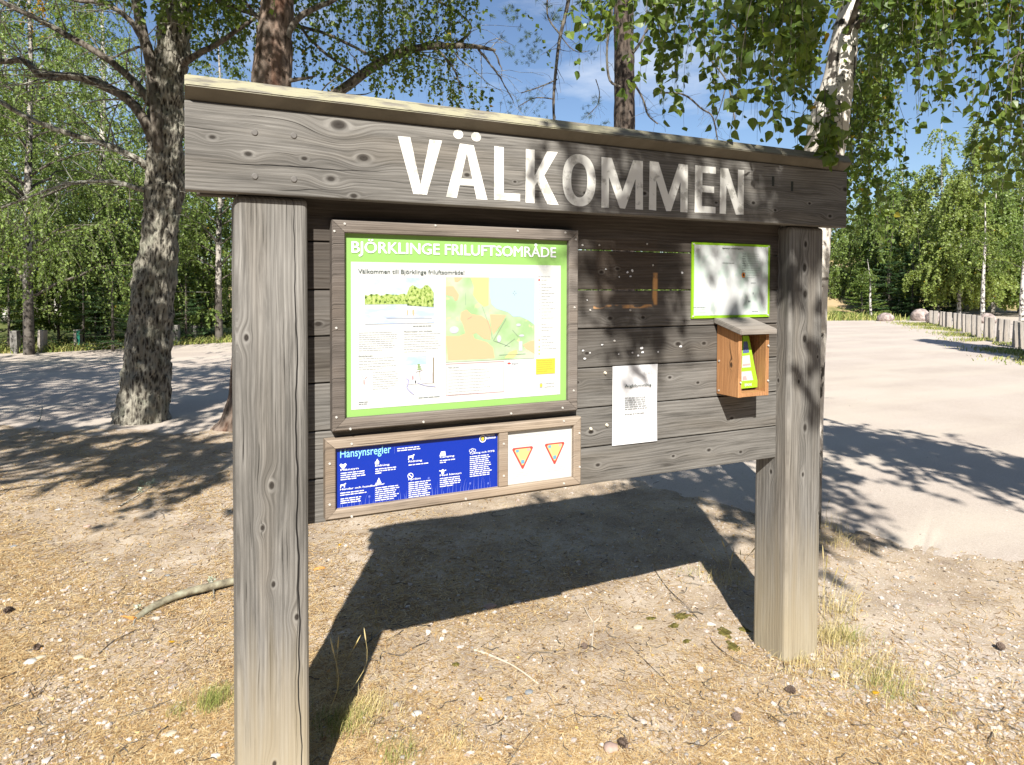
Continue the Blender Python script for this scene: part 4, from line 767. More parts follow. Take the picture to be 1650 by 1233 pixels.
# far wood: one mass
LVs, TVs = [], []
r = np.random.default_rng(55)
def forest(name, label, items, seed):
    r = np.random.default_rng(seed); Vs = []; Ts = []
    for (u, Z, H_) in items:
        b0 = np.array(gZ(u, Z)); n = 1100; z = r.random(n)**.8; R = H_*.27; prof = np.sqrt(np.clip(1-(z*1.02-.15)**2, 0, 1))*(1-z*.45); az = r.uniform(0, 6.28, n); rad_ = R*prof*np.sqrt(r.random(n))
        clump = r.normal(size=(n//10+1, 3))*.35
        P = b0+np.stack([np.cos(az)*rad_, np.sin(az)*rad_, .3+z*H_*.97], -1)+clump[np.arange(n)//10]
        s = .30*r.uniform(.5, 1.2, n)*(Z/60); TV, TF = leaf_template(0); Vs.append(scatter(TV, TF, P, frames(r.normal(size=(n, 3))+np.array([0, 0, -.7])), np.stack([s, s, s], -1)))
        Ts.append(tube_np(np.stack([np.full(4, b0[0]), np.full(4, b0[1]), np.linspace(0, H_*.9, 4)], -1), np.linspace(.16, .04, 4), 6))
    v1, q1 = cat_np(Vs); v2, q2 = cat_np(Ts); q1 = np.concatenate([q1, q1[:, 2:3]], 1) if False else q1
    V = np.concatenate([v1, v2]); q2 = np.concatenate([q2[:, [0, 1, 2]], q2[:, [0, 2, 3]]])+len(v1); mi = np.concatenate([np.zeros(len(q1), int), np.ones(len(q2), int)])
    link(name, npmesh(name, V, np.concatenate([q1, q2]), midx=mi), [M['leaf_mid'], M['dark_bark']], kind='stuff', label=label)
it = [(u+r.uniform(-12, 12), r.uniform(47, 66), r.uniform(6.5, 9.5)) for u in np.linspace(1290, 1900, 34)]+[(u+r.uniform(-20, 20), r.uniform(48, 70), r.uniform(5, 7.5)) for u in np.linspace(430, 1290, 40)]
forest('distant_wood', 'far wood closing the view behind the parking area', it, 5)
it = [(u+r.uniform(-12, 12), r.uniform(30, 42), r.uniform(6.5, 10.5)) for u in np.linspace(-300, 400, 40)]
forest('distant_wood', 'far wood behind the roadside birches on the left', it, 6)

# unseen wood added behind the photographer to cut the light of the low sky
it = [(0, 0, 0)]
def sky_blocking_wood():
    r = np.random.default_rng(4); Vs = []
    for a in np.linspace(rad(135), rad(372), 52):
        D_ = r.uniform(14, 21); b0 = np.array([CAM[0]+D_*math.cos(a), CAM[1]+D_*math.sin(a), 0]); H_ = r.uniform(8, 10.5); n = 1500; z = r.random(n)**.8; az = r.uniform(0, 6.28, n); rad_ = H_*.25*(1.05-z)*np.sqrt(r.random(n))
        if b0[0] < -4 and b0[1] > -4: continue
        P = b0+np.stack([np.cos(az)*rad_, np.sin(az)*rad_, z*H_], -1); s_ = .5*r.uniform(.6, 1.2, n); TV, TF = leaf_template(0); Vs.append(scatter(TV, TF, P, frames(r.normal(size=(n, 3))), np.stack([s_, s_, s_], -1)))
    link('distant_wood', npmesh('distant_wood', *cat_np(Vs)), M['leaf_dark'], kind='stuff', label='unseen dark wood added behind the viewpoint to block low sky light')
sky_blocking_wood()

# ------------------------------------------------------------------ notice board
PW, PD, PX, BZ = .2004, .1853, 2.1461, 1.8566       # post width, depth, spacing, underside of the beam
board = empty('notice_board', (0, 0, 0), label='large weathered grey timber notice board reading VÄLKOMMEN on two square posts', cat='notice board')
def post(x0, mat, seed):
    """chamfered square post, slightly irregular, with a tongue up behind the beam"""
    bm = bmesh.new(); add_box(bm, x0, x0+PW, 0, PD, -.25, BZ-.002, .016, 3)
    es = [e for e in bm.edges if abs(e.verts[0].co.z-e.verts[1].co.z) > 1]
    bmesh.ops.subdivide_edges(bm, edges=es, cuts=40)
    for v in bm.verts:
        v.co.x += .004*n2(v.co.z, v.co.x*9, 1.1, seed); v.co.y += .003*n2(v.co.z, v.co.y*9, 1.3, seed+4)
    add_box(bm, x0+.01, x0+PW-.01, .035, .098, BZ-.01, 1.99)
    return link('post', bm_mesh('post', bm), mat, board)
post(0, M['post_left'], 2); post(PX, M['post_right'], 7)
bm = bmesh.new(); add_box(bm, -.1236, 2.4495, -.026, .028, BZ, 2.097, .003)
link('beam', bm_mesh('beam', bm), M['beam'], board)
bm = bmesh.new(); add_box(bm, -.095, 2.43, .10, .142, 1.86, 1.985, .003)
add_box(bm, -.10, -.05, .0285, .0995, 1.90, 2.01, .003); add_box(bm, 2.38, 2.42, .0285, .0995, 1.90, 2.01, .003)
link('rear_beam', bm_mesh('rear_beam', bm), M['wall'], board)
# roof plank sloping down to the back
bm = bmesh.new(); ya, yb, za, zb, th = -.064, .155, 2.1275, 1.9835, .043
sl_ = (zb-za)/(yb-ya); nrm = math.sqrt(1+sl_*sl_)
for x0, x1 in ((float(pl(297, 122, -.058)[0]), float(pl(1372, 255, -.058)[0])),):
    vs = [bm.verts.new((x, y_, z_)) for x in (x0, x1) for y_, z_ in ((ya, za), (yb, zb), (yb+.55*th, zb+.84*th), (ya+.55*th, za+.84*th))]
    for f_ in ((0, 1, 2, 3), (7, 6, 5, 4), (0, 4, 5, 1), (1, 5, 6, 2), (2, 6, 7, 3), (3, 7, 4, 0)): bm.faces.new([vs[i] for i in f_])
bmesh.ops.recalc_face_normals(bm, faces=bm.faces[:]); bmesh.ops.bevel(bm, geom=bm.edges[:], offset=.003, segments=2, affect='EDGES')
link('roof_plank', bm_mesh('roof_plank', bm), M['roof'], board)
# back wall of horizontal planks
bm = bmesh.new(); zs = [.8655, 1.003, 1.151, 1.299, 1.4435, 1.586, 1.7335, 1.885]; rr = random.Random(3)
for i in range(7):
    add_box(bm, .192, PX+.012, .068+rr.uniform(-.0015, .0015), .092, zs[i]+.002, zs[i+1]-.0022, .0035)
link('wall_planks', bm_mesh('wall_planks', bm), M['wall'], board)
bm = bmesh.new()
for i in (1, 2, 3, 4): add_box(bm, .20, PX, .0925, .105, zs[i]-.02, zs[i]+.02)
for i in (5, 6): add_box(bm, .20, .34, .0925, .105, zs[i]-.02, zs[i]+.02)
link('rear_battens', bm_mesh('rear_battens', bm), M['wall'], board)
WY = .0665
# painted letters
def glyph(ch, wd, h, s):
    """list of polygons, in a box wd x h, stroke s, no overlaps"""
    if ch == 'V': return [[(0, h), (s*1.05, h), (wd/2+.001, s*.75), (wd-s*1.05, h), (wd, h), (wd/2+s*.58, 0), (wd/2-s*.58, 0)]]
    if ch == 'A':
        a = [(0, 0), (s*1.02, 0), (wd/2, h*.84), (wd-s*1.02, 0), (wd, 0), (wd/2+s*.62, h), (wd/2-s*.62, h)]
        def xi(z): return s*1.02+(wd/2-s*1.02)*z/(h*.84)
        return [a, [(xi(h*.24)+.0004, h*.24), (wd-xi(h*.24)-.0004, h*.24), (wd-xi(h*.36)-.0004, h*.36), (xi(h*.36)+.0004, h*.36)]]
    if ch == 'L': return [[(0, 0), (wd, 0), (wd, s*.72), (s*.92, s*.72), (s*.92, h), (0, h)]]
    if ch == 'K': return [[(0, 0), (s*.9, 0), (s*.9, h*.33), (s*1.15, h*.40), (wd-s*1.15, 0), (wd, 0), (s*1.85, h*.53), (wd-.002, h), (wd-s*1.2, h), (s*.9, h*.52), (s*.9, h), (0, h)]]
    if ch == 'E': return [[(0, 0), (wd, 0), (wd, s*.7), (s*.95, s*.7), (s*.95, h*.44), (wd*.93, h*.44), (wd*.93, h*.44+s*.68), (s*.95, h*.44+s*.68), (s*.95, h-s*.7), (wd, h-s*.7), (wd, h), (0, h)]]
    if ch == 'N': return [[(0, 0), (s*.85, 0), (s*.85, h*.62), (wd-s*1.1, 0), (wd, 0), (wd, h), (wd-s*.85, h), (wd-s*.85, h*.36), (s*1.1, h), (0, h)]]
    if ch == 'M':
        return [[(0, 0), (s*.88, 0), (s*.88, h*.62), (wd/2-s*.30, 0), (wd/2+s*.30, 0), (wd-s*.88, h*.62), (wd-s*.88, 0), (wd, 0), (wd, h), (wd-s*1.15, h), (wd/2, h*.34), (s*1.15, h), (0, h)]]
    if ch == 'O':
        n = 36; o = []; pt = lambda t, a, c, p: (wd/2+a*math.copysign(abs(math.cos(t))**p, math.cos(t)), h/2+c*math.copysign(abs(math.sin(t))**p, math.sin(t)))
        for i in range(n):
            t0, t1 = 2*math.pi*i/n, 2*math.pi*(i+1)/n
            o.append([pt(t0, wd/2-s*.92, h/2-s*.72, .9), pt(t0, wd/2, h/2+.004, .86), pt(t1, wd/2, h/2+.004, .86), pt(t1, wd/2-s*.92, h/2-s*.72, .9)])
        return o
    if ch == '.': return [[(wd/2+wd/2*math.cos(t*math.pi/8), h/2+h/2*math.sin(t*math.pi/8)) for t in range(16)]]
V = []; Fc = []; rr = random.Random(5)
for ch, x0, x1, z0, z1 in (('V', .462, .604, 1.884, 2.056), ('A', .618, .760, 1.880, 2.052), ('L', .785, .878, 1.880, 2.056), ('K', .9, 1.024, 1.878, 2.056), ('O', 1.040, 1.173, 1.881, 2.053),
                           ('M', 1.197, 1.375, 1.879, 2.055), ('M', 1.403, 1.580, 1.880, 2.058), ('E', 1.615, 1.716, 1.882, 2.060), ('N', 1.738, 1.860, 1.884, 2.060), ('.', .642, .676, 2.0665, 2.0965), ('.', .703, .738, 2.0645, 2.0945)):
    for pg in glyph(ch, x1-x0, z1-z0, .037):
        n0 = len(V); V += [(x0+a+rr.uniform(-.0012, .0012)*(ch not in 'O.'), -.0272, z0+c+rr.uniform(-.0012, .0012)*(ch not in 'O.')) for a, c in pg]
        Fc.append(list(range(n0, len(V))))
link('lettering', pymesh('lettering', V, Fc), M['paint'], board)
# fasteners
def disc_mesh(name, r, h, n=12, slot=False):
    bm = bmesh.new(); bmesh.ops.create_cone(bm, cap_ends=True, segments=n, radius1=r, radius2=r*.72, depth=h, matrix=Matrix.Rotation(rad(90), 4, 'X'))
    return bm_mesh(name, bm)
screw_me = disc_mesh('screw', .0042, .0035); screw_me.materials.append(M['screw']); bolt_me = disc_mesh('bolt', .0095, .003, 16); bolt_me.materials.append(M['bolt'])
def stud(name, me, x, y, z, parent):
    o = bpy.data.objects.new(name, me); C.objects.link(o); o.parent = parent; o.location = (x, y, z); return o
for x, z in ((.053, 2.026), (.158, 2.028), (.053, 1.904), (.158, 1.903)): stud('bolt', bolt_me, x, -.0275, z, board)
for x, z in ((2.016, 2.027), (2.122, 2.013)):
    bm = bmesh.new(); add_box(bm, -.006, .006, -.0012, .0012, -.02, .02, .001); link('nail_scar', bm_mesh('nail_scar', bm), M['ink_black'], board).location = (x, -.0268, z)

# thin printed shapes on a panel: everything in world x, z on a plane y
def shape(name, polys, y, mat, parent):
    V = []; Fc = []
    for pg in polys:
        n0 = len(V); V += [(a, y, c) for a, c in pg]; Fc.append(list(range(n0, len(V))))
    me = pymesh(name, V, Fc); 
    bm = bmesh.new(); bm.from_mesh(me)
    for f_ in bm.faces:
        if f_.normal.y > 0: f_.normal_flip()
    bm.to_mesh(me); bm.free()
    return link(name, me, mat, parent)
def rect(x0, x1, z0, z1): return [(x0, z0), (x1, z0), (x1, z1), (x0, z1)]
def ell(cx, cz, rx_, rz_, n=16): return [(cx+rx_*math.cos(t*2*math.pi/n), cz+rz_*math.sin(t*2*math.pi/n)) for t in range(n)]
def ring_(cx, cz, r, w_, n=16):
    return [[(cx+q*math.cos(a), cz+q*math.sin(a)) for q, a in ((r-w_, t0), (r, t0), (r, t1), (r-w_, t1))] for t0, t1 in [(2*math.pi*i/n, 2*math.pi*(i+1)/n) for i in range(n)]]
def line(p, q_, w_):
    p = Vector(p); q_ = Vector(q_); d = (q_-p); d.normalize(); n = Vector((-d.y, d.x))*w_/2
    return [tuple(p-n), tuple(q_-n), tuple(q_+n), tuple(p+n)]
def text(name, s, x0, z0, x1, cap, y, mat, parent, bold=0.0):
    """one line of type from x0 to x1, capital height cap, baseline z0"""
    cu = bpy.data.curves.new(name, 'FONT'); cu.body = s; cu.size = 1; cu.resolution_u = 3
    o = bpy.data.objects.new(name, cu); C.objects.link(o); dg = bpy.context.evaluated_depsgraph_get(); dg.update()
    me = bpy.data.meshes.new_from_object(o.evaluated_get(dg)); bpy.data.objects.remove(o)
    co = np.empty(len(me.vertices)*3, np.float32); me.vertices.foreach_get('co', co); co = co.reshape(-1, 3)
    mn, mxx = co[:, 0].min(), co[:, 0].max(); sx = (x1-x0)/(mxx-mn); sz = cap/.73
    out = np.stack([x0+(co[:, 0]-mn)*sx, np.full(len(co), y), z0+co[:, 1]*sz], -1).astype(np.float32)
    me.vertices.foreach_set('co', out.ravel()); me.materials.clear(); me.update()
    if bold:        # heavier strokes: the same line laid down again a hair to either side and in front
        bm = bmesh.new(); bm.from_mesh(me)
        for k_, (dx_, dz_) in enumerate(((bold*sx, 0), (-bold*sx, 0), (0, bold*sz*.7), (0, -bold*sz*.7))):
            m2 = me.copy(); m2.transform(Matrix.Translation((dx_, -.00012*(k_+1), dz_))); bm.from_mesh(m2); bpy.data.meshes.remove(m2)
        bm.to_mesh(me); bm.free()
    return link(name, me, mat, parent)
def para(x0, x1, ztop, n, pitch, h, seed, last=.5):
    """lines of small illegible type as word-length dashes"""
    r = random.Random(seed); o = []
    for i in range(n):
        z = ztop-i*pitch; end = x0+(x1-x0)*(r.uniform(.84, 1) if i < n-1 else last); x = x0
        while x < end-.004:
            wl = min(r.uniform(.006, .022)*(h/.003)**.5, end-x); o.append(rect(x, x+wl, z-h, z)); x += wl+h*.8
    return o
def mitred(name, ox0, ox1, oz0, oz1, ix0, ix1, iz0, iz1, yb_, yf, mat, parent):
    """picture-frame moulding of four mitred boards"""
    bm = bmesh.new(); o = [(ox0, oz0), (ox1, oz0), (ox1, oz1), (ox0, oz1)]; i_ = [(ix0, iz0), (ix1, iz0), (ix1, iz1), (ix0, iz1)]; c = .006
    for k in range(4):
        a, b2 = o[k], o[(k+1) % 4]; d, e = i_[k], i_[(k+1) % 4]; g = .0006
        def tw(p, q_, s_): return (p[0]+(q_[0]-p[0])*s_, p[1]+(q_[1]-p[1])*s_)
        L1 = math.dist(a, b2); a, b2 = tw(a, b2, g/L1), tw(b2, a, g/L1); L2 = math.dist(d, e); d, e = tw(d, e, g/L2), tw(e, d, g/L2)
        W_ = math.dist(a, d); c_ = c/W_
        prof = [((0, yb_)), ((0, yf+c*.7)), ((c_, yf)), ((1-c_*.7, yf)), ((1, yf+c*.5)), ((1, yb_))]
        rows = []
        for s_, y_ in prof:
            p = tw(a, d, s_); q_ = tw(b2, e, s_); rows.append((bm.verts.new((p[0], y_, p[1])), bm.verts.new((q_[0], y_, q_[1]))))
        for m in range(len(rows)): m2 = (m+1) % len(rows); bm.faces.new([rows[m][0], rows[m][1], rows[m2][1], rows[m2][0]])
        bm.faces.new([r_[0] for r_ in rows]); bm.faces.new([r_[1] for r_ in reversed(rows)])
    bmesh.ops.recalc_face_normals(bm, faces=bm.faces[:])
    return link(name, bm_mesh(name, bm), mat, parent)
def zone(P, cx, cy, ox, oy, s):
    """crop pixel -> plane point"""
    return tuple(pl(ox+cx/s, oy+cy/s, P))

# --- large information sign -------------------------------------------------
FY, PY = .024, .042
g1 = empty('information_sign', (0, 0, 0), label='large green bordered information sign in a dark wooden frame, headed BJÖRKLINGE FRILUFTSOMRÅDE', cat='information sign')
o1 = [pl(*p, FY) for p in ((533, 352), (932, 373), (932, 660), (538, 698))]
ox0, ox1, oz0, oz1 = (o1[0][0]+o1[3][0])/2, (o1[1][0]+o1[2][0])/2, (o1[2][1]+o1[3][1])/2, (o1[0][1]+o1[1][1])/2
mitred('frame', ox0, ox1, oz0, oz1, ox0+.039, ox1-.039, oz0+.038, oz1-.038, WY, FY, M['frame'], g1)
link('panel', boxmesh('panel', ox0+.03, ox1-.03, PY, WY-.0005, oz0+.03, oz1-.03), M['lime'], g1)
q7 = lambda x, y, d=.0: tuple(pl(520+x/3.524, 350+y/3.524, PY-.001-d))
def qr(x0, y0, x1, y1):
    a = q7(x0, y0); c = q7(x1, y1); return rect(a[0], c[0], c[1], a[1])
wx0, wz1 = q7(160, 253); wx1 = q7(1352, 270)[0]; wz0 = (q7(163, 1102)[1]+q7(1345, 1000)[1])/2
shape('white_field', [rect(wx0, wx1, wz0, wz1)], PY-.001, M['white'], g1)
T1 = PY-.0026
hx0, hz0 = q7(165, 203); hx1 = q7(1323, 226)[0]; cap = q7(165, 136)[1]-hz0
text('heading', 'BJÖRKLINGE FRILUFTSOMRÅDE', hx0, (hz0+q7(1323, 226)[1])/2, hx1, cap, PY-.0015, M['txt_white'], g1, .022)
a = q7(200, 319); c = q7(803, 322); text('subheading', 'Välkommen till Björklinge friluftsområde!', a[0], a[1], c[0], q7(200, 293)[1]-a[1], T1, M['txt_dark'], g1, .004)
# watercolour of the lake
a = q7(238, 343); c = q7(632, 600); m1 = q7(300, 496)[1]; m0 = q7(300, 440)[1]; m2 = q7(600, 395)[1]; xm = q7(478, 500)[0]; X0, X1, Z0, Z1 = a[0], c[0], c[1], a[1]
pic = shape('lake_picture', [rect(X0, X1, m1+.0004, Z1)], T1, M['pic_sky'], g1)
shape('water', [rect(X0, X1, Z0, m1)], T1, M['pic_water'], pic)
rr = random.Random(1); tp = [(X0, m1), (xm, m1)]; k = 14
tp += [(xm-(xm-X0)*i/k, m0+rr.uniform(-.003, .004)) for i in range(k+1)]
t2 = [(xm, m1-.004), (X1-.002, m1-.010)]+[(X1-.002-(X1-xm)*i/9, m2+rr.uniform(-.006, .006)-(.022 if i in (0, 9) else 0)) for i in range(10)]
shape('tree_line', [tp], T1-.0006, M['pic_trees'], pic); shape('near_trees', [t2], T1-.0010, M['pic_trees'], pic)
bx = q7(505, 560); shape('bathers', [ell(q7(480, 541)[0], q7(480, 541)[1], .0022, .009), ell(q7(513, 541)[0], q7(513, 541)[1], .0034, .010)], T1-.0010, M['map_orange'], pic)
shape('jetty', [line(q7(360, 573), q7(620, 573), .0012)], T1-.0010, M['txt_mid'], pic)
shape('captions', para(q7(512, 620)[0], q7(625, 620)[0], q7(512, 617)[1], 1, .005, .0024, 4, 1)+para(q7(543, 1026)[0], q7(672, 1020)[0], q7(543, 1024)[1], 1, .005, .0024, 5, 1)+para(q7(203, 1052)[0], q7(262, 1052)[0], q7(203, 1050)[1], 2, .006, .002, 6, .8), T1, M['txt_mid'], g1)
a = q7(460, 653); text('heading_mid', 'Motionsspår och skidspår', a[0], a[1], q7(623, 653)[0], .0042, T1, M['txt_mid'], g1, .01)
a = q7(203, 793); text('heading_low', 'Badplatsen', a[0], a[1], q7(283, 790)[0], .0042, T1, M['txt_mid'], g1, .01)
pp = []
for (x0, y0, x1, y1, nl, sd_) in ((203, 655, 425, 760, 9, 1), (460, 663, 672, 768, 8, 2), (203, 802, 425, 868, 5, 3), (283, 880, 430, 978, 8, 4)):
    a = q7(x0, y0); c = q7(x1, y1); pp += para(a[0], c[0], a[1], nl, (a[1]-c[1])/nl, .0017, sd_, .6)
a = q7(712, 870); c = q7(1000, 1005); pp += para(a[0], c[0]-.03, a[1], 9, (a[1]-c[1])/9, .0017, 9, .7)
a = q7(1042, 845); c = q7(1185, 985); pp += para(a[0], c[0], a[1], 14, (a[1]-c[1])/14, .0014, 10, .9)
shape('body_text', pp, T1, M['txt_grey'], g1)
a = q7(1040, 820); c = q7(1195, 1000); shape('grey_box', [rect(a[0]-.003, c[0]+.003, c[1], a[1]+.003)], T1+.0008, flat('ink_palegrey', (.55, .56, .575)), g1)
a = q7(710, 857); text('box_heading', 'Tänk på att:', a[0], a[1], q7(772, 855)[0], .0042, T1-.0004, M['txt_mid'], g1, .01)
a = q7(1072, 835); text('english_heading', 'English', a[0], a[1], q7(1110, 833)[0], .0042, T1-.0004, M['txt_mid'], g1, .01)
a = q7(1057, 830); shape('flag_mark', [ell(a[0], a[1], .0065, .003)], T1-.0004, M['ink_red'], g1)
a = q7(698, 832); c = q7(1028, 990); x0, z1, x1, z0 = a[0], a[1], c[0], q7(860, 1003)[1]
shape('red_border', [rect(x0, x1, z1-.002, z1), rect(x0, x1, z0, z0+.002), rect(x0, x0+.002, z0+.0021, z1-.0021), rect(x1-.002, x1, z0+.0021, z1-.0021)], T1, M['ink_pink'], g1)
# winter picture
a = q7(470, 790); c = q7(645, 940); wp = shape('winter_picture', [rect(a[0], c[0], c[1], a[1])], T1, M['pic_wood'], g1)
shape('pale_sky', [rect(a[0], a[0]+.07, a[1]-.028, a[1]-.001)], T1-.0005, M['pic_sky'], wp)
shape('trunks', [line(q7(627, 940), q7(627, 797), .0035), line(q7(552, 925), q7(549, 870), .0015), line(q7(530, 880), q7(566, 870), .0016)], T1-.0005, flat('ink_olive', (.16, .12, .05)), wp)
shape('pine_top', [ell(*q7(546, 850), .006, .003), ell(*q7(548, 862), .008, .0025), ell(*q7(544, 838), .004, .003)], T1-.0008, flat('ink_green', (.20, .30, .09)), wp)
shape('skier', [ell(*q7(511, 912), .0016, .007)], T1-.0008, M['ink_red'], wp); shape('dog', [ell(*q7(525, 935), .002, .005)], T1-.0008, M['ink_black'], wp)
tr = [q7(*p) for p in ((470, 915), (487, 925), (483, 945), (475, 965), (490, 985), (515, 1005))]
shape('ski_track', [line(tr[i], tr[i+1], .0032) for i in range(5)]+[line(q7(535, 940), q7(580, 955), .002), line(q7(581, 955.4), q7(640, 962), .002)], T1-.0008, M['ink_lav'], wp)
shape('crayfish', [line(q7(220, 890), q7(230, 915), .0015), line(q7(250, 905), q7(238, 918), .0015), ell(*q7(234, 935), .003, .008)], T1, M['ink_pink'], g1)
# map
a = q7(698, 341); c = q7(1201, 800); X0, X1, Z1, Z0 = a[0], c[0], a[1], c[1]
mp_ = shape('map', [rect(X0, X1, Z0, Z1)], T1, M['map_green'], g1)
def mq(l): return [tuple((min(max(p[0], X0), X1), min(max(p[1], Z0), Z1))) for p in [q7(*t) for t in l]]
shape('water', [mq([(945, 341), (1201, 341), (1201, 612), (1165, 585), (1120, 565), (1080, 565), (1050, 540), (985, 520), (958, 495), (947, 440)])], T1-.0006, M['map_blue'], mp_)
shape('fields', [mq([(838, 341), (940, 341), (940, 500), (915, 508), (880, 480), (852, 440), (858, 395)]), mq([(1030, 800), (1060, 765), (1100, 752), (1105, 775), (1080, 800)])], T1-.0006, M['map_yellow'], mp_)
shape('built_up_areas', [mq([(745, 341), (792, 341), (788, 350), (765, 368), (748, 366)]), mq([(698, 393), (740, 392), (772, 440), (765, 470), (750, 475), (738, 450), (698, 440)]),
    mq([(815, 525), (840, 550), (900, 560), (940, 590), (955, 640), (950, 695), (915, 690), (870, 655), (850, 665), (860, 690), (930, 710), (965, 740), (975, 800), (710, 812), (698, 675), (775, 675), (810, 660), (795, 605), (780, 580), (785, 540)]),
    mq([(948, 552), (1040, 556), (1015, 600), (968, 668), (955, 620)]), mq([(1201, 700), (1175, 705), (1135, 725), (1150, 745), (1201, 775)])], T1-.0006, M['map_orange'], mp_)
shape('paths', [line(q7(1040, 575), q7(968, 700), .0012), line(q7(968, 701), q7(1060, 735), .001), line(q7(905, 510), q7(945, 620), .001), line(q7(945, 621), q7(962, 690), .001), line(q7(810, 430), q7(810, 500), .0009), line(q7(1030, 735), q7(1090, 690), .001),
    line(q7(1000, 783), q7(1150, 776), .0013), line(q7(1075, 640), q7(1110, 680), .001), line(q7(820, 580), q7(845, 565), .001)], T1-.0012, M['txt_mid'], mp_)
shape('compass', [rect(q7(1078, 431)[0], q7(1083, 431)[0], q7(1078, 434)[1], q7(1078, 430)[1]), rect(q7(1093, 431)[0], q7(1098, 431)[0], q7(1078, 434)[1], q7(1078, 430)[1]), rect(q7(1086, 420)[0], q7(1090, 420)[0], q7(1078, 424)[1], q7(1078, 419)[1]), rect(q7(1086, 440)[0], q7(1090, 440)[0], q7(1078, 444)[1], q7(1078, 439)[1])], T1-.0012, M['txt_mid'], mp_)
shape('buildings', [rect(q7(1112, 700)[0], q7(1132, 700)[0], q7(1112, 760)[1], q7(1112, 705)[1]), ell(*q7(1110, 612), .009, .005), ell(*q7(1128, 672), .010, .004), ell(*q7(745, 640), .016, .012), ell(*q7(1000, 690), .008, .012)], T1-.0009, M['ink_pale'], mp_)
# legend
lg = []; 
for i in range(22):
    y_ = 378+i*17.5
    if i in (12, 16): continue
    lg += para(q7(1240, y_)[0], q7(1240+28+(i*37 % 60), y_)[0], q7(1240, y_)[1], 1, .01, .0016, i+50, 1)
lg += para(q7(1222, 336)[0], q7(1292, 336)[0], q7(1222, 334)[1], 1, .01, .0022, 3, 1)
lg += para(q7(1240, 354)[0], q7(1272, 354)[0], q7(1240, 353)[1], 1, .01, .0022, 3, 1)
shape('legend_text', lg, T1, M['txt_grey'], g1)
shape('legend_marks', [ell(*q7(1228, 378+i*17.5+3), .0018, .0018) for i in range(10)], T1, M['ink_lav'], g1)
shape('legend_swatches_orange', [ell(*q7(1228, 697), .003, .003)], T1, M['map_orange'], g1); shape('legend_swatch_blue', [ell(*q7(1228, 715), .003, .003)], T1, M['map_blue'], g1)
shape('legend_swatches_green', [ell(*q7(1228, y_), .003, .003) for y_ in (735, 755, 775)], T1, flat('ink_limegreen', (.38, .50, .14)), g1)
shape('red_dot', [ell(*q7(1228, 356), .0034, .0034)], T1, M['ink_red'], g1)
a = q7(1210, 806); c = q7(1318, 886); shape('yellow_note', [rect(a[0], c[0], c[1], a[1])], T1, M['yellow_note'], g1)
shape('note_text', para(a[0]+.004, c[0]-.004, a[1]-.005, 6, (a[1]-c[1]-.008)/6, .0016, 8, .6), T1-.0006, flat('ink_ochre', (.44, .35, .06)), g1)
a = q7(1239, 955); shape('crest', ring_(a[0], a[1], .0085, .0012), T1, M['txt_grey'], g1); shape('crest_centre', [ell(a[0], a[1], .005, .006)], T1, M['yellow_note'], g1)
a = q7(1258, 948); text('county_name', 'UPPSALA', a[0], a[1], q7(1312, 945)[0], .0045, T1, M['txt_mid'], g1); a = q7(1258, 968); text('county_name', 'KOMMUN', a[0], a[1], q7(1312, 966)[0], .0045, T1, M['txt_mid'], g1)
for x, y in ((125, 38), (640, 48), (1107, 78), (1378, 88), (66, 80), (77, 630), (78, 1137), (157, 1203), (572, 1163), (1070, 1115), (1362, 1083), (1437, 127), (1430, 513), (1425, 985)):
    p = pl(520+x/3.524, 350+y/3.524, FY); stud('screw', screw_me, p[0], FY-.0012, p[1], g1)

# --- lower framed signs -------------------------------------------------------
g2 = empty('rules_sign', (0, 0, 0), label='low wide sign in a pale wooden frame, blue Hänsynsregler panel beside a white one', cat='rules sign')
FY2, PY2 = .028, .046
o1 = [pl(*p, FY2) for p in ((523, 713), (937, 670), (937, 778), (526, 843))]
ox0, ox1, oz0, oz1 = (o1[0][0]+o1[3][0])/2, (o1[1][0]+o1[2][0])/2, (o1[2][1]+o1[3][1])/2, (o1[0][1]+o1[1][1])/2
mitred('frame', ox0, ox1, oz0, oz1, ox0+.031, ox1-.031, oz0+.029, oz1-.029, WY, FY2, M['frame_light'], g2)
mxa, mxb = pl(805, 700, FY2)[0], pl(819.5, 698, FY2)[0]
link('mullion', boxmesh('mullion', mxa, mxb, FY2+.0015, WY, oz0+.0295, oz1-.0295, .003), M['frame_light'], g2)
bp = link('blue_panel', boxmesh('blue_panel', ox0+.02, (mxa+mxb)/2-.001, PY2, WY-.0008, oz0+.02, oz1-.02), M['navy'], g2, label='blue printed panel with white text, icons and a border of pale grass')
wp2 = link('white_panel', boxmesh('white_panel', (mxa+mxb)/2+.001, ox1-.02, PY2, WY-.0008, oz0+.02, oz1-.02), M['white'], g2, label='white printed panel with two red bordered yellow triangles')
T2 = PY2-.0012
z6 = lambda x, y: tuple(pl(530+x/8.22, 690+y/8.22, T2)); z7 = lambda x, y: tuple(pl(660+x/8.806, 680+y/8.806, T2)); z8 = lambda x, y: tuple(pl(800+x/9.487, 670+y/9.487, T2))
a = z6(150, 395); text('heading', 'Hänsynsregler', a[0], a[1], z6(822, 315)[0], .0265, T2, M['txt_cyan'], bp, .012)
tx = []
def icon(name, polys): shape(name, polys, T2, M['txt_white'], bp)
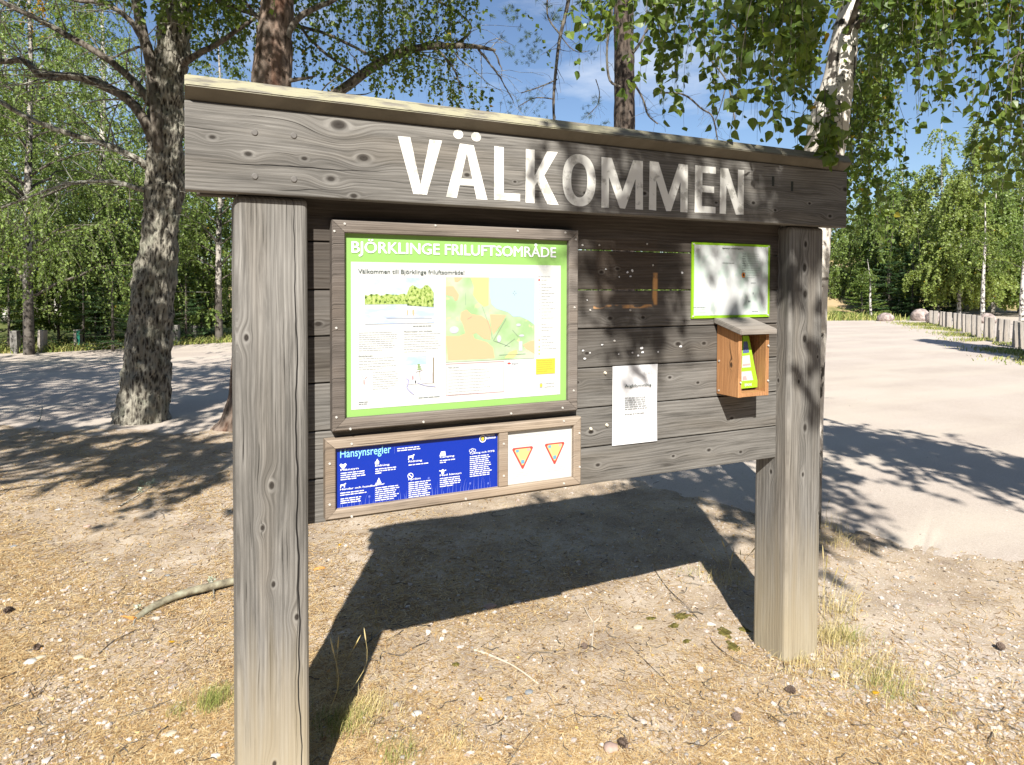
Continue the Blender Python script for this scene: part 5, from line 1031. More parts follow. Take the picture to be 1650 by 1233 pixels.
cols = [('Hänsyn', z6(155, 568), .055, z6(155, 595), z6(498, 560), 4, .6), ('Eldning', z6(615, 512), .045, z6(615, 540), z6(930, 500), 3, .3), ('Ridning', z6(1055, 455), .045, z6(1055, 485), z7(288, 570), 1, 1.), ('Camping', z7(430, 512), .05, z7(430, 545), z7(672, 515), 2, .4),
        ('Cykling och MTB', z7(855, 460), .09, z7(855, 490), z7(1145, 455), 5, 1.), ('Hundar och hundbad', z6(150, 826), .115, z6(150, 858), z6(515, 810), 2, .95), ('Båtar', z6(615, 760), .03, z6(615, 790), z6(935, 745), 7, .75), ('Fordon', z6(1055, 692), .04, z6(1055, 722), z7(310, 830), 9, .5), ('Med hänsyn', z7(430, 772), .075, z7(430, 800), z7(730, 760), 5, .6)]
for nm, p, wd_, a, c, nl, last in cols:
    text('column_heading', nm, p[0], p[1], p[0]+wd_, .0062, T2, M['txt_white'], bp, .02)
    tx += para(a[0], c[0], a[1], nl, .0066, .0029, hash(nm) % 1 + len(nm), last)
a = z6(155, 935); tx += para(a[0], z6(435, 900)[0], a[1], 3, .0066, .0029, 77, .95); a = z7(855, 630); tx += para(a[0], z7(1165, 600)[0], a[1], 6, .0066, .0029, 78, .9)
a = z6(905, 268); tx += para(a[0], z7(185, 350)[0], a[1], 2, .0068, .0029, 79, .95)
shape('body_text', tx, T2, M['txt_white'], bp)
a = z6(867, 295); shape('rule_line', [rect(a[0], a[0]+.0008, a[1]-.010, a[1]+.012)], T2, M['txt_peri'], bp)
a = z6(188, 505); icon('heart_icon', [[(a[0]-.011, a[1]+.004), (a[0]-.007, a[1]+.009), (a[0], a[1]+.005), (a[0]+.007, a[1]+.009), (a[0]+.011, a[1]+.004), (a[0], a[1]-.012)]])
a = z6(637, 445); icon('flame_icon', [[(a[0]-.006, a[1]-.008), (a[0]+.006, a[1]-.008), (a[0]+.007, a[1]), (a[0]+.003, a[1]+.005), (a[0]+.001, a[1]+.010), (a[0]-.003, a[1]+.002), (a[0]-.007, a[1]-.001)]])
def beast(a, s): return [[(a[0]-.011*s, a[1]-.008*s), (a[0]-.008*s, a[1]-.008*s), (a[0]-.007*s, a[1]-.001*s), (a[0]+.003*s, a[1]-.001*s), (a[0]+.004*s, a[1]-.008*s), (a[0]+.007*s, a[1]-.008*s), (a[0]+.008*s, a[1]+.003*s), (a[0]+.012*s, a[1]+.007*s), (a[0]+.010*s, a[1]+.010*s), (a[0]+.004*s, a[1]+.006*s), (a[0]-.010*s, a[1]+.005*s)]]
icon('horse_icon', beast(z6(1090, 385), .95)); icon('dog_icon', beast(z6(187, 762), .8))
a = z6(658, 700); icon('boat_icon', [[(a[0]-.010, a[1]-.005), (a[0]-.006, a[1]-.009), (a[0]+.007, a[1]-.009), (a[0]+.010, a[1]-.005)], [(a[0]-.006, a[1]-.0035), (a[0]+.007, a[1]-.0035), (a[0]+.001, a[1]+.011)]])
a = z6(1080, 632); icon('prohibition_icon', ring_(a[0], a[1], .0098, .0022)+[line((a[0]-.005, a[1]+.005), (a[0]+.005, a[1]-.005), .003)])
a = z7(472, 448); icon('tent_icon', [[(a[0]-.012, a[1]-.008), (a[0]+.010, a[1]-.008), (a[0]+.008, a[1]+.007), (a[0]-.006, a[1]+.007)]])
a = z7(470, 700); icon('deer_icon', [ell(a[0], a[1]-.002, .005, .009), line((a[0]-.012, a[1]+.003), (a[0]-.0055, a[1]+.001), .003), line((a[0]+.0055, a[1]+.001), (a[0]+.012, a[1]+.003), .003)])
a = z7(892, 395); icon('bicycle_icon', ring_(a[0]-.006, a[1]-.003, .0058, .0016)+ring_(a[0]+.0065, a[1]-.003, .0058, .0016)+[line((a[0]-.004, a[1]+.004), (a[0]+.004, a[1]+.004), .0016)])
a = z7(1038, 240); icon('municipal_crest', ring_(a[0], a[1], .0125, .0028)); shape('crest_centre', [ell(a[0], a[1], .006, .0075)], T2, M['yellow_note'], bp)
a = z7(1085, 245); text('municipality_name', 'kommun', a[0], a[1], z7(1222, 235)[0], .0085, T2, M['txt_white'], bp, .02); a = z7(1085, 205); text('municipality_name', 'Uppsala', a[0], a[1], z7(1205, 190)[0], .0075, T2, M['txt_white'], bp, .01)
rr = random.Random(12); gr_ = []; bz = oz0+.030
for i in range(46):
    x = ox0+.042+(mxa-ox0-.06)*(i+.5)/46+rr.uniform(-.005, .005); hgt = rr.choice((.012, .02, .03, .045, .055)); le = rr.uniform(-.35, .35); w0 = rr.uniform(.0014, .003); zb_ = bz-.001
    pts = [(x+le*hgt*t*t, zb_+hgt*t) for t in (0, .35, .7, 1)]
    pts = [(min(max(p[0], ox0+.038), mxa-.003), p[1]) for p in pts]
    gr_.append([(p[0]-w0*(1-t)/2, p[1]) for p, t in zip(pts, (0, .35, .7, .97))]+[(p[0]+w0*(1-t)/2, p[1]) for p, t in reversed(list(zip(pts, (0, .35, .7, .97))))])
    if i % 6 == 2: gr_.append(ell(pts[-1][0], pts[-1][1]+.003, .0035, .0042, 8))
for i, g_ in enumerate(gr_): pass
V = []; Fc = []
for i, g_ in enumerate(gr_):
    n0 = len(V); V += [(p[0], T2+.0005-.00001*i, p[1]) for p in g_]; Fc.append(list(range(n0, len(V))))
link('grass_print', pymesh('grass_print', V, Fc), M['txt_peri'], bp)
# white panel
a = z8(240, 335); text('heading', 'Mötesplatskartor i Björklinge friluftsområde', a[0], z8(640, 290)[1], z8(1045, 240)[0], .0048, T2, M['txt_grey'], wp2)
def tri(cx0, cx1, ztop, zbot, y, mat, name):
    xm_ = (cx0+cx1)/2; shape(name, [[(cx0+.004, ztop), (cx0, ztop-.005), (xm_-.003, zbot+.001), (xm_, zbot), (xm_+.003, zbot+.001), (cx1, ztop-.005), (cx1-.004, ztop)]], y, mat, wp2)
for (lx, ly, rx2, bx2, by, tt, tx0, ty, tx1) in ((240, 515, 560, 400, 812, 'MOTIONSSPÅR', 262, 472, 540), (738, 448, 1040, 887, 740, 'CYKELLED', 800, 405, 985)):
    a = z8(lx, ly-20); c = z8(rx2, ly-40); zt = (a[1]+c[1])/2+.001; zb_ = z8(bx2, by)[1]
    tri(a[0], c[0], zt, zb_, T2, M['ink_red'], 'warning_triangle'); tri(a[0]+.0088, c[0]-.0088, zt-.0050, zb_+.0130, T2-.0005, flat('ink_warnyellow', (.56, .48, .19)), 'triangle_field')
    w_ = c[0]-a[0]; shape('triangle_symbols', [rect(a[0]+w_*.17, a[0]+w_*.31, zt-.016, zt-.0065), rect(a[0]+w_*.42, a[0]+w_*.58, zb_+.019, zb_+.0315), line((a[0]+w_*.26, zt-.0165), (a[0]+w_*.38, zb_+.0325), .001)], T2-.001, M['ink_lightblue'], wp2)
    shape('triangle_symbol', [rect(a[0]+w_*.70, a[0]+w_*.83, zt-.0145, zt-.0055)], T2-.001, M['ink_pink'], wp2)
    p = z8(tx0, ty); text('triangle_heading', tt, p[0], zt+.005, z8(tx1, ty)[0], .0045, T2, flat('ink_bluegrey', (.33, .43, .46)), wp2)
pp = []
a = z8(230, 880); pp += para(a[0], z8(570, 840)[0], a[1], 4, .0062, .0014, 4, .3); a = z8(745, 800); pp += para(a[0], z8(1080, 780)[0], a[1], 4, .0062, .0014, 6, .3)
shape('body_text', pp, T2, flat('ink_faint', (.46, .48, .47)), wp2)
for x, y in ((213, 208), (645, 75 if False else 135), (1495, 70), (1588, 143), (1590, 347), (1495, 447), (902, 540), (213, 647), (80, 575), (80, 328), (1133, 208), (1133, 402)):
    if y == 135: continue
    p = pl(510+x/3.75, 660+y/3.75, FY2); stud('screw', screw_me, p[0], FY2-(.0012 if x != 1133 else -.0003), p[1], g2)

# --- small map poster ----------------------------------------------------------
g3 = empty('map_poster', (0, 0, 0), label='small square map poster with a bright green edge above the leaflet box', cat='map poster')
a, b_, c, d = [pl(*p, WY-.004) for p in ((1115, 392), (1241, 393), (1239, 511), (1114, 513))]
X0, X1, Z0, Z1 = (a[0]+d[0])/2, (b_[0]+c[0])/2, (c[1]+d[1])/2, (a[1]+b_[1])/2
link('sheet', boxmesh('sheet', X0, X1, WY-.0045, WY+.001, Z0, Z1), M['lime2'], g3)
pr = shape('print', [rect(X0+.011, X1-.011, Z0+.011, Z1-.010)], WY-.0052, M['poster'], g3)
T3 = WY-.0064; zz_ = lambda x, y: tuple(pl(1100+x/3.736, 370+y/3.736, T3))
a = zz_(240, 116); text('title', 'Björklinge orienteringskarta', a[0], a[1], zz_(365, 116)[0], .0055, T3, M['ink_black'], g3, .012)
shape('body_text', para(zz_(360, 150)[0], zz_(385, 150)[0], zz_(360, 145)[1], 11, .0098, .0022, 3, .9)+para(zz_(385, 150)[0]+.004, zz_(470, 150)[0], zz_(360, 145)[1], 11, .0098, .0010, 4, .6)+para(zz_(240, 200)[0], zz_(310, 200)[0], zz_(240, 200)[1], 1, .01, .002, 5, 1)+para(zz_(65, 468)[0], zz_(142, 468)[0], zz_(65, 468)[1], 1, .01, .002, 6, 1)+para(zz_(410, 320)[0], zz_(470, 320)[0], zz_(410, 320)[1], 1, .01, .0025, 6, .5)+para(zz_(418, 492)[0], zz_(453, 492)[0], zz_(418, 492)[1], 1, .01, .0028, 7, 1)+[rect(zz_(395, 430)[0], zz_(408, 430)[0], zz_(395, 437)[1], zz_(395, 428)[1]), rect(zz_(422, 385)[0], zz_(427, 385)[0], zz_(422, 390)[1], zz_(422, 378)[1])], T3, M['txt_mid'], g3)
shape('box_outline', [rect(zz_(66, 478)[0], zz_(142, 478)[0], zz_(66, 479.5)[1], zz_(66, 478)[1]), rect(zz_(66, 500)[0], zz_(142, 500)[0], zz_(66, 501.5)[1], zz_(66, 500)[1])], T3, M['txt_grey'], g3)
a = zz_(366, 274); shape('club_badge', [ell(a[0], a[1], .0095, .0115)], T3, flat('ink_orange', (.65, .22, .03)), g3); shape('badge_centre', [ell(a[0], a[1], .004, .006)], T3-.0005, M['ink_black'], g3)
for x, z in ((X0+.008, Z0+.008), (X1-.008, Z0+.008), (X0+.008, Z1-.008), (X1-.008, Z1-.008)): stud('screw', screw_me, x, WY-.006, z, g3)

# --- paper notice ---------------------------------------------------------------
a, b_, c, d = [pl(*p, WY-.003) for p in ((987, 590), (1059, 587), (1058, 712), (986, 717))]
X0, X1, Z0, Z1 = a[0], b_[0], (c[1]+d[1])/2, (a[1]+b_[1])/2; n = 16; V = []; Fc = []
for i in range(n+1):
    for j in range(n+1):
        u, v_ = i/n, j/n; V.append((X0+(X1-X0)*u, WY-.003-.002*(1+math.sin(v_*5+u*2))*(u*.7+.2), Z0+(Z1-Z0)*v_))
Fc = [(i*(n+1)+j, (i+1)*(n+1)+j, (i+1)*(n+1)+j+1, i*(n+1)+j+1) for i in range(n) for j in range(n)]
g4 = empty('paper_notice', (0, 0, 0), label='white paper sheet headed Algblomning, stapled to the lower planks', cat='paper notice')
link('sheet', pymesh('sheet', V, Fc, True), M['paper'], g4)
T4 = WY-.0085; za = lambda x, y: tuple(pl(920+x/3.4257, 360+y/3.4257, T4))
a = za(297, 906); text('title', 'Algblomning', a[0], a[1], za(445, 903)[0], .0115, T4, M['txt_dark'], g4, .012)
a = za(297, 962); shape('body_text', para(a[0], za(428, 960)[0], a[1], 6, .0085, .0030, 3, .95)+para(a[0], za(405, 1050)[0], za(297, 1052)[1], 1, .01, .003, 4, 1), T4, M['txt_soft'], g4)
a = za(413, 823); shape('logo', ring_(a[0], a[1], .0065, .0012)+para(a[0]+.010, a[0]+.034, a[1]+.005, 2, .006, .002, 3, 1), T4, M['txt_grey'], g4)

# --- leaflet box -----------------------------------------------------------------
bx0, bx1, bz0, bz1, byf, byb = 1.815, 1.975, 1.165, 1.440, -.056, WY-.0005
g5 = empty('leaflet_box', (0, 0, 0), label='small orange cedar leaflet box with a clear front and grey lid', cat='leaflet box')
bm = bmesh.new(); t_ = .017
for xa, xb in ((bx0, bx0+t_), (bx1-t_, bx1)):
    vs = [bm.verts.new((x, y_, z_)) for x in (xa, xb) for y_, z_ in ((byf, bz0), (byb, bz0), (byb, bz1+.012), (byf, bz1-.022))]
    for f_ in ((0, 1, 2, 3), (7, 6, 5, 4), (0, 4, 5, 1), (1, 5, 6, 2), (2, 6, 7, 3), (3, 7, 4, 0)): bm.faces.new([vs[i] for i in f_])
bmesh.ops.recalc_face_normals(bm, faces=bm.faces[:]); bmesh.ops.bevel(bm, geom=bm.edges[:], offset=.0015, segments=1, affect='EDGES')
link('side_boards', bm_mesh('side_boards', bm), M['cedar'], g5)
bm = bmesh.new(); add_box(bm, bx0+t_, bx1-t_, byb-.014, byb, bz0, bz1-.012); add_box(bm, bx0+t_, bx1-t_, byf+.004, byb-.0145, bz0+.001, bz0+.016)
link('back_board', bm_mesh('back_board', bm), M['cedar'], g5)
bm = bmesh.new(); vs = [bm.verts.new((x, y_, z_)) for x in (1.797, 1.988) for y_, z_ in ((-.085, 1.412), (WY-.0005, 1.452), (WY-.0005, 1.474), (-.085, 1.434))]
for f_ in ((0, 1, 2, 3), (7, 6, 5, 4), (0, 4, 5, 1), (1, 5, 6, 2), (2, 6, 7, 3), (3, 7, 4, 0)): bm.faces.new([vs[i] for i in f_])
bmesh.ops.recalc_face_normals(bm, faces=bm.faces[:]); bmesh.ops.bevel(bm, geom=bm.edges[:], offset=.003, segments=2, affect='EDGES')
link('lid', bm_mesh('lid', bm), M['box_roof'], g5)
b = NB('clear_acrylic'); tb = b.n.new('ShaderNodeBsdfTransparent'); gb = b.n.new('ShaderNodeBsdfGlossy'); gb.inputs['Roughness'].default_value = .08; ms = b.n.new('ShaderNodeMixShader')
lw = b.n.new('ShaderNodeLayerWeight'); lw.inputs[0].default_value = .5; b.l.new(b.math('MULTIPLY_ADD', b.math('POWER', lw.outputs['Facing'], 4.0), .35, .02), ms.inputs[0]); b.l.new(tb.outputs[0], ms.inputs[1]); b.l.new(gb.outputs[0], ms.inputs[2]); b.l.new(ms.outputs[0], b.n['Material Output'].inputs['Surface']); M['acrylic'] = b.m
link('clear_front', boxmesh('clear_front', bx0+.006, bx1-.006, byf-.0035, byf-.0008, bz0+.004, bz1-.035), M['acrylic'], g5)
for x, z in ((bx0+.008, bz0+.06), (bx1-.008, bz0+.06), (bx1-.008, bz0+.20)): stud('screw', screw_me, x, byf-.005, z, g5)
for y_, z_ in ((.05, 1.18), (.05, 1.30)):
    s_ = stud('screw', screw_me, bx0-.001, y_, z_, g5); s_.rotation_euler = (0, 0, rad(90))
# leaflet inside
g6 = empty('leaflet', (0, 0, 0), label='green leaflet with white picture blocks standing inside the cedar box', cat='leaflet')
yl = -.012
LQ = lambda x, y: tuple(pl(1100+x/3.736, 370+y/3.736, yl))
lc = [LQ(350, 958), LQ(457, 948), LQ(398, 640), LQ(362, 640)]; lc[0] = (max(lc[0][0], bx0+t_+.002), lc[0][1]); lc[3] = (max(lc[3][0], bx0+t_+.002), lc[3][1])
V = [(x, yl, z) for x, z in lc]+[(x, yl+.003, z) for x, z in lc]
link('cover', pymesh('cover', V, [(0, 1, 2, 3), (7, 6, 5, 4), (0, 4, 5, 1), (1, 5, 6, 2), (2, 6, 7, 3), (3, 7, 4, 0)]), flat('leaflet_green', (.33, .62, .03), .35), g6)
def lq(l): return [(max(p[0], bx0+t_+.003), p[1]) for p in [LQ(*t) for t in l]]
shape('picture_blocks', [lq([(352, 912), (424, 906), (412, 850), (354, 856)]), lq([(356, 832), (410, 828), (402, 756), (358, 762)])], yl-.0008, M['white'], g6)
shape('picture_ink', [lq([(360, 905), (385, 903), (380, 880), (362, 884)]), lq([(360, 820), (405, 815), (403, 806), (361, 811)])], yl-.0016, M['ink_pink'], g6)
shape('dark_photo', [lq([(362, 745), (400, 740), (388, 672), (366, 676)])], yl-.0008, flat('photo_blue', (.10, .13, .30), .3), g6)
a = LQ(372, 942); text('leaflet_title', 'BJÖRKLINGE', a[0], a[1], LQ(414, 940)[0], .010, yl-.0012, M['txt_white'], g6, .02)

# --- scraps of torn paper and pins left on the planks ------------------------------
rr = random.Random(8)
for k, (x, y) in enumerate([(197, 253), (272, 295), (318, 270), (345, 262), (335, 292), (620, 272), (95, 424), (178, 670), (72, 703), (268, 723), (345, 715), (395, 690), (400, 713), (487, 710), (612, 680), (110, 716), (80, 748), (376, 730)]):
    p = za(x, y); n = 7; sz = rr.uniform(.003, .0075); pts = [(p[0]+sz*rr.uniform(.45, 1.1)*math.cos(i*6.283/n)*(1.2), p[1]+sz*rr.uniform(.4, 1.0)*math.sin(i*6.283/n)) for i in range(n)]
    s_ = shape('paper_scrap', [pts], WY-.0022, M['paper'], board)
pin_me = disc_mesh('pin', .006, .006, 14); pin_me.materials.append(flat('pin_cream', (.66, .60, .48)))
for x, y in ((195, 827), (204, 1115), (115, 1136)): 
    p = za(x, y); stud('pin', pin_me, p[0], WY-.003, p[1], board)
for x, y in ((70, 120), (163, 120), (427, 113), (460, 231), (113, 480), (335, 480), (247, 650), (1020, 880)):
    p = za(x, y); stud('screw', screw_me, p[0], WY-.001, p[1], board)

# ------------------------------------------------------------------ bollards
def bollard(base, H_, w_, label, seed, rz=0.0, mat='stump', cant=.03):
    bm = bmesh.new(); add_box(bm, -w_/2, w_/2, -w_/2, w_/2, -.2, H_, .012, 2); rr = random.Random(seed)
    for v in bm.verts:
        if v.co.z > H_-.05: v.co.z += v.co.x*rr.uniform(-.4, .4)*cant*6; v.co.x *= .96; v.co.y *= .96
        v.co.x += rr.uniform(-.003, .003)
    o = link('bollard', bm_mesh('bollard', bm), M[mat]); o.location = (base[0], base[1], 0); o.rotation_euler = (rr.uniform(-.03, .03), rr.uniform(-.04, .04), rz+rr.uniform(-.15, .15)); return o
b = NB('grey_bollard'); n = b.noise(b.obj(), 9, 4); b.col(b.ramp(n, [(.3, (.09, .085, .075)), (.7, (.26, .25, .23))])); M['old_stump'] = b.m
for k, (u, vb, vt, lab) in enumerate(((25.5, 569, 533, 'grey square bollard at the left edge of the road, left of the nearest roadside birch'), (68, 567, 532, 'pale square bollard just right of the nearest roadside birch'), (127, 563, 531, 'bollard with a green painted side, left of the old birch'), (285, 555.5, 524, 'grey bollard just right of the old birch trunk'), (313, 551, 524.5, 'second grey bollard right of the old birch, near the low spruce'), (-30, 573, 535, 'bollard outside the left edge of the picture'))):
    p = gp(u, vb); Z_ = float(np.dot(p-CAM, Fv)); o = bollard(p, (vb-vt)*Z_/F_PX, .15 if k != 0 else .16, lab, k, rz=-YAW, mat='old_stump' if k in (0, 3, 4) else 'stump')
    props(o, lab, 'bollard', 'bollards along the road')
    if k == 2:
        bm = bmesh.new(); add_box(bm, .005, .079, -.082, -.0772, .02, .47, .001); link('green_side', bm_mesh('green_side', bm), M['green_sleeve'], o)
xs = [(862, 890), (893, 930), (945, 969), (971, 995), (998, 1045), (1065, 1088), (1090, 1120), (1135, 1163), (1165, 1210), (1215, 1250), (1255, 1290), (1315, 1355), (1360, 1400), (1425, 1468), (1477, 1520), (1555, 1610), (1613, 1652), (1700, 1748), (1760, 1810), (1850, 1900)]
ords = ['farthest', 'second farthest', 'third farthest', 'fourth farthest', 'fifth farthest', 'sixth farthest', 'seventh farthest', 'eighth farthest', 'ninth farthest', 'tenth farthest', 'seventh nearest', 'sixth nearest', 'fifth nearest', 'fourth nearest', 'third nearest', 'second nearest', 'nearest']
for k, (a, c) in enumerate(xs):
    u = 1330+(a+c)/2/5.156; vb = np.interp(u, [1497, 1516, 1539, 1559, 1570, 1590, 1609, 1621, 1636, 1650, 1720], [521.5, 525.6, 531, 537, 542, 546, 551, 553.5, 559, 562, 582])
    vt = np.interp(u, [1497, 1520, 1559, 1600, 1636, 1650, 1720], [500, 502.5, 506.5, 512, 517, 520, 531]); p = gp(u, vb); Z_ = float(np.dot(p-CAM, Fv))
    lab = ('%s bollard of the grey row along the right edge of the parking area' % ords[k]) if k < 17 else 'grey row bollard just outside the right edge of the picture'
    o = bollard(p, (vb-vt)*Z_/F_PX, min(.19, max(.11, (c-a)/5.156*Z_/F_PX*.92)), lab, 30+k, rz=-YAW-.3)
    props(o, lab, 'bollard', 'bollards in the row along the parking area')
# boulders
def boulder(name, base, sx, sy, sz, seed, label, mat='rock', cat='boulder', sub=3, rough=.22, flat_=True, group=None):
    bm = bmesh.new(); bmesh.ops.create_icosphere(bm, subdivisions=sub, radius=1)
    for v in bm.verts:
        f = 1+rough*n2(v.co.x*1.3+v.co.z, v.co.y*1.3, 1, seed)+rough*.5*n2(v.co.x*3, v.co.y*3+v.co.z*3, 1, seed+3); v.co *= f; v.co.x *= sx; v.co.y *= sy; v.co.z *= sz
    o = link(name, bm_mesh(name, bm, True), M[mat]); o.location = (base[0], base[1], base[2]); return props(o, label, cat, group)
p = gp(1427, 517.5); boulder('boulder', (p[0], p[1], .14), .42, .33, .26, 1, 'pale flat topped boulder, leftmost at the edge of the parking area')
p = gp(1483, 517); boulder('boulder', (p[0], p[1], .20), .50, .38, .38, 5, 'larger pinkish boulder beside the first bollard of the row'); p = at(1504, 512, 30); boulder('boulder', (p[0], p[1], .2), .4, .3, .33, 8, 'grey boulder half hidden behind the start of the bollard row')
p = at(1592, 515, 30); boulder('boulder', (p[0], p[1], .15), .4, .3, .3, 11, 'reddish boulder just visible over the middle of the bollard row')

# ------------------------------------------------------------------ grass
def blades(name, cx, cy, n, spread, h0, h1, mat, seed, label=None, cat=None, kind=None, w_=.0016, lean=.95, pts=None, group=None):
    r = np.random.default_rng(seed)
    if pts is None: x = cx+r.normal(size=n)*spread; y = cy+r.normal(size=n)*spread
    else: x, y = pts; n = len(x)
    z = zinterp(x, y); h = r.uniform(h0, h1, n); az = r.uniform(0, 6.28, n); lz = r.uniform(.1, 1, n)*lean; bx_ = np.cos(az)*lz*h; by_ = np.sin(az)*lz*h
    P = np.zeros((n, 4, 3))
    for j, t in enumerate((0, .4, .75, 1)):
        P[:, j] = np.stack([x+bx_*t*t, y+by_*t*t, np.where(in_road(x, y) > .1, np.maximum(z, -.01), z)-.003+h*t*(1-.25*lz*t)], -1)
    nrm = np.stack([-np.sin(az+.6), np.cos(az+.6), np.zeros(n)], -1)*w_*.5*r.uniform(.6, 1.3, n)[:, None]
    V = np.stack([P[:, 0]-nrm, P[:, 0]+nrm, P[:, 1]-nrm*.9, P[:, 1]+nrm*.9, P[:, 2]-nrm*.6, P[:, 2]+nrm*.6, P[:, 3]-nrm*.1, P[:, 3]+nrm*.1], 1)
    Q = (np.array([[0, 1, 3, 2], [2, 3, 5, 4], [4, 5, 7, 6]])[None]+(np.arange(n)*8)[:, None, None]).reshape(-1, 4)
    o = link(name, npmesh(name, V, Q), M[mat]); return props(o, label, cat, group, kind)
G = 'dry grass tufts around the board'
for k, (u, v, n, sp, h0, h1, mt, lab) in enumerate((
    (345, 1135, 420, .035, .03, .075, 'grass', 'low green and straw grass tuft left of the foot of the left post'), (285, 1150, 60, .02, .02, .06, 'grass', 'tiny green grass tuft, leftmost on the bare ground'),
    (590, 1150, 520, .055, .02, .06, 'drygrass', 'flattened straw coloured grass tuft right of the left post, beside its shadow'), (545, 1175, 420, .05, .02, .07, 'grass', 'greenish dry tuft against the inner side of the left post'), (640, 1225, 160, .04, .02, .07, 'grass', 'dry tuft at the bottom edge of the picture, right of the left post'), (735, 1205, 90, .035, .02, .05, 'drygrass', 'thin straw tuft in the bottom middle of the ground'),
    (1345, 1035, 420, .05, .03, .11, 'drygrass', 'tall straw grass tuft against the outer foot of the right post'), (1352, 990, 110, .045, .06, .18, 'drygrass', 'thin upright straw grass behind the outer foot of the right post'), (1370, 1035, 120, .04, .03, .10, 'grass', 'green grass tuft at the outer foot of the right post'), (1300, 1075, 520, .09, .02, .06, 'drygrass', 'matted straw grass in front of the right post'), (1400, 1085, 620, .09, .02, .07, 'drygrass', 'wide matted tuft in front of the right post, towards the gravel'), (1430, 1110, 420, .07, .02, .06, 'grass', 'greenish matted tuft, farthest in front of the right post'),
    (1350, 880, 160, .07, .03, .10, 'drygrass', 'dry tuft at the edge of the gravel behind the right post'), (1335, 850, 90, .05, .04, .13, 'drygrass', 'small straw tuft beside the right post where the tree shade ends'), (1170, 935, 160, .07, .03, .07, 'drygrass', 'low dry tuft in the sun, left of the inner side of the right post'), (1120, 925, 60, .06, .02, .05, 'grass', 'sparse greenish blades in front of the shadow of the plank wall'))):
    p = gp(u, v); blades('grass_tuft', p[0], p[1], n, sp, h0, h1, mt, 100+k, lab, 'grass tuft', group=G)
def stems(name, l, label, seed, mat='drygrass'):
    r = np.random.default_rng(seed); P = []; 
    for (u0, v0, u1, v1, Z) in l:
        g_ = gp(u0, v0); Zg = float(np.dot(g_-CAM, Fv)); t = at(u1, v1, Zg); m = (g_+t)/2+r.normal(size=3)*.015; P.append(smooth_path([g_-np.array([0, 0, .01]), m, t], 8))
    v, q = tube_np(np.array(P), np.linspace(.0014, .0007, 8)[None]*np.ones((len(P), 1)), 4); h = [tube_np(smooth_path([p[-2], p[-1], p[-1]*2-p[-2]], 6), np.array([.001, .0028, .003, .0026, .0018, .0004]), 5) for p in P]
    o = link(name, npmesh(name, *cat_np([(v, q)]+h), True), M[mat]); props(o, label, 'grass')
stems('tall_grass', [(522, 1160, 535, 1040, 0), (545, 1120, 545, 1035, 0), (546, 1125, 575, 1035, 0), (550, 1130, 588, 1022, 0), (605, 1010, 606, 985, 0)], 'few tall dry grass stems in the shadow strip beside the left post', 3)
stems('tall_grass', [(1160, 910, 1130, 870, 0), (1166, 915, 1150, 885, 0), (1186, 940, 1165, 875, 0), (1185, 925, 1193, 890, 0), (1188, 950, 1215, 885, 0), (1180, 935, 1180, 895, 0)], 'few thin straw stems in the shadow left of the right post', 5)
stems('tall_grass', [(1330, 1000, 1332, 905, 0), (1338, 1010, 1348, 920, 0), (1345, 1005, 1362, 930, 0), (1328, 990, 1326, 890, 0), (1352, 1020, 1385, 960, 0), (1330, 850, 1336, 808, 0)], 'tall pale straw stems rising beside the outer side of the right post', 6)
# verge grass along the bollards and far edges
r = np.random.default_rng(8); l = [gp(u, v) for u, v in ((1470, 521), (1500, 526), (1540, 536), (1590, 552), (1650, 572), (1740, 600))]; n = 9000; i = r.integers(0, 5, n); t = r.random(n); A = np.array(l)
x = A[i, 0]*(1-t)+A[i+1, 0]*t+r.normal(size=n)*.45; y = A[i, 1]*(1-t)+A[i+1, 1]*t+r.normal(size=n)*.45; f = noise_field(x, y, .8, 3); k = f > -.05
o = blades('verge_grass', 0, 0, 0, 0, .04, .13, 'grass', 3, 'patchy green grass verge along the row of bollards', None, 'stuff', w_=.02, pts=(x[k], y[k]))
l = [gp(u, v) for u, v in ((-300, 577), (-60, 573), (60, 571), (160, 566), (260, 560), (380, 553), (700, 545))]; A = np.array(l); n = 12000; i = r.integers(0, 6, n); t = r.random(n)
x = A[i, 0]*(1-t)+A[i+1, 0]*t+r.normal(size=n)*.15; y = A[i, 1]*(1-t)+A[i+1, 1]*t+np.abs(r.normal(size=n))*1.5+.35
blades('verge_grass', 0, 0, 0, 0, .05, .24, 'grass', 4, 'green and yellow grass verge behind the bollards of the left road', None, 'stuff', w_=.025, pts=(x, y))
l = [gp(u, 517) for u in (1290, 1340, 1400, 1470)]; A = np.array(l); n = 5000; i = r.integers(0, 3, n); t = r.random(n); x = A[i, 0]*(1-t)+A[i+1, 0]*t; y = A[i, 1]*(1-t)+A[i+1, 1]*t+r.random(n)*9
blades('verge_grass', 0, 0, 0, 0, .1, .45, 'grass', 5, 'grass along the far edge of the parking area by the boulders', None, 'stuff', w_=.05, pts=(x, y))
f = None
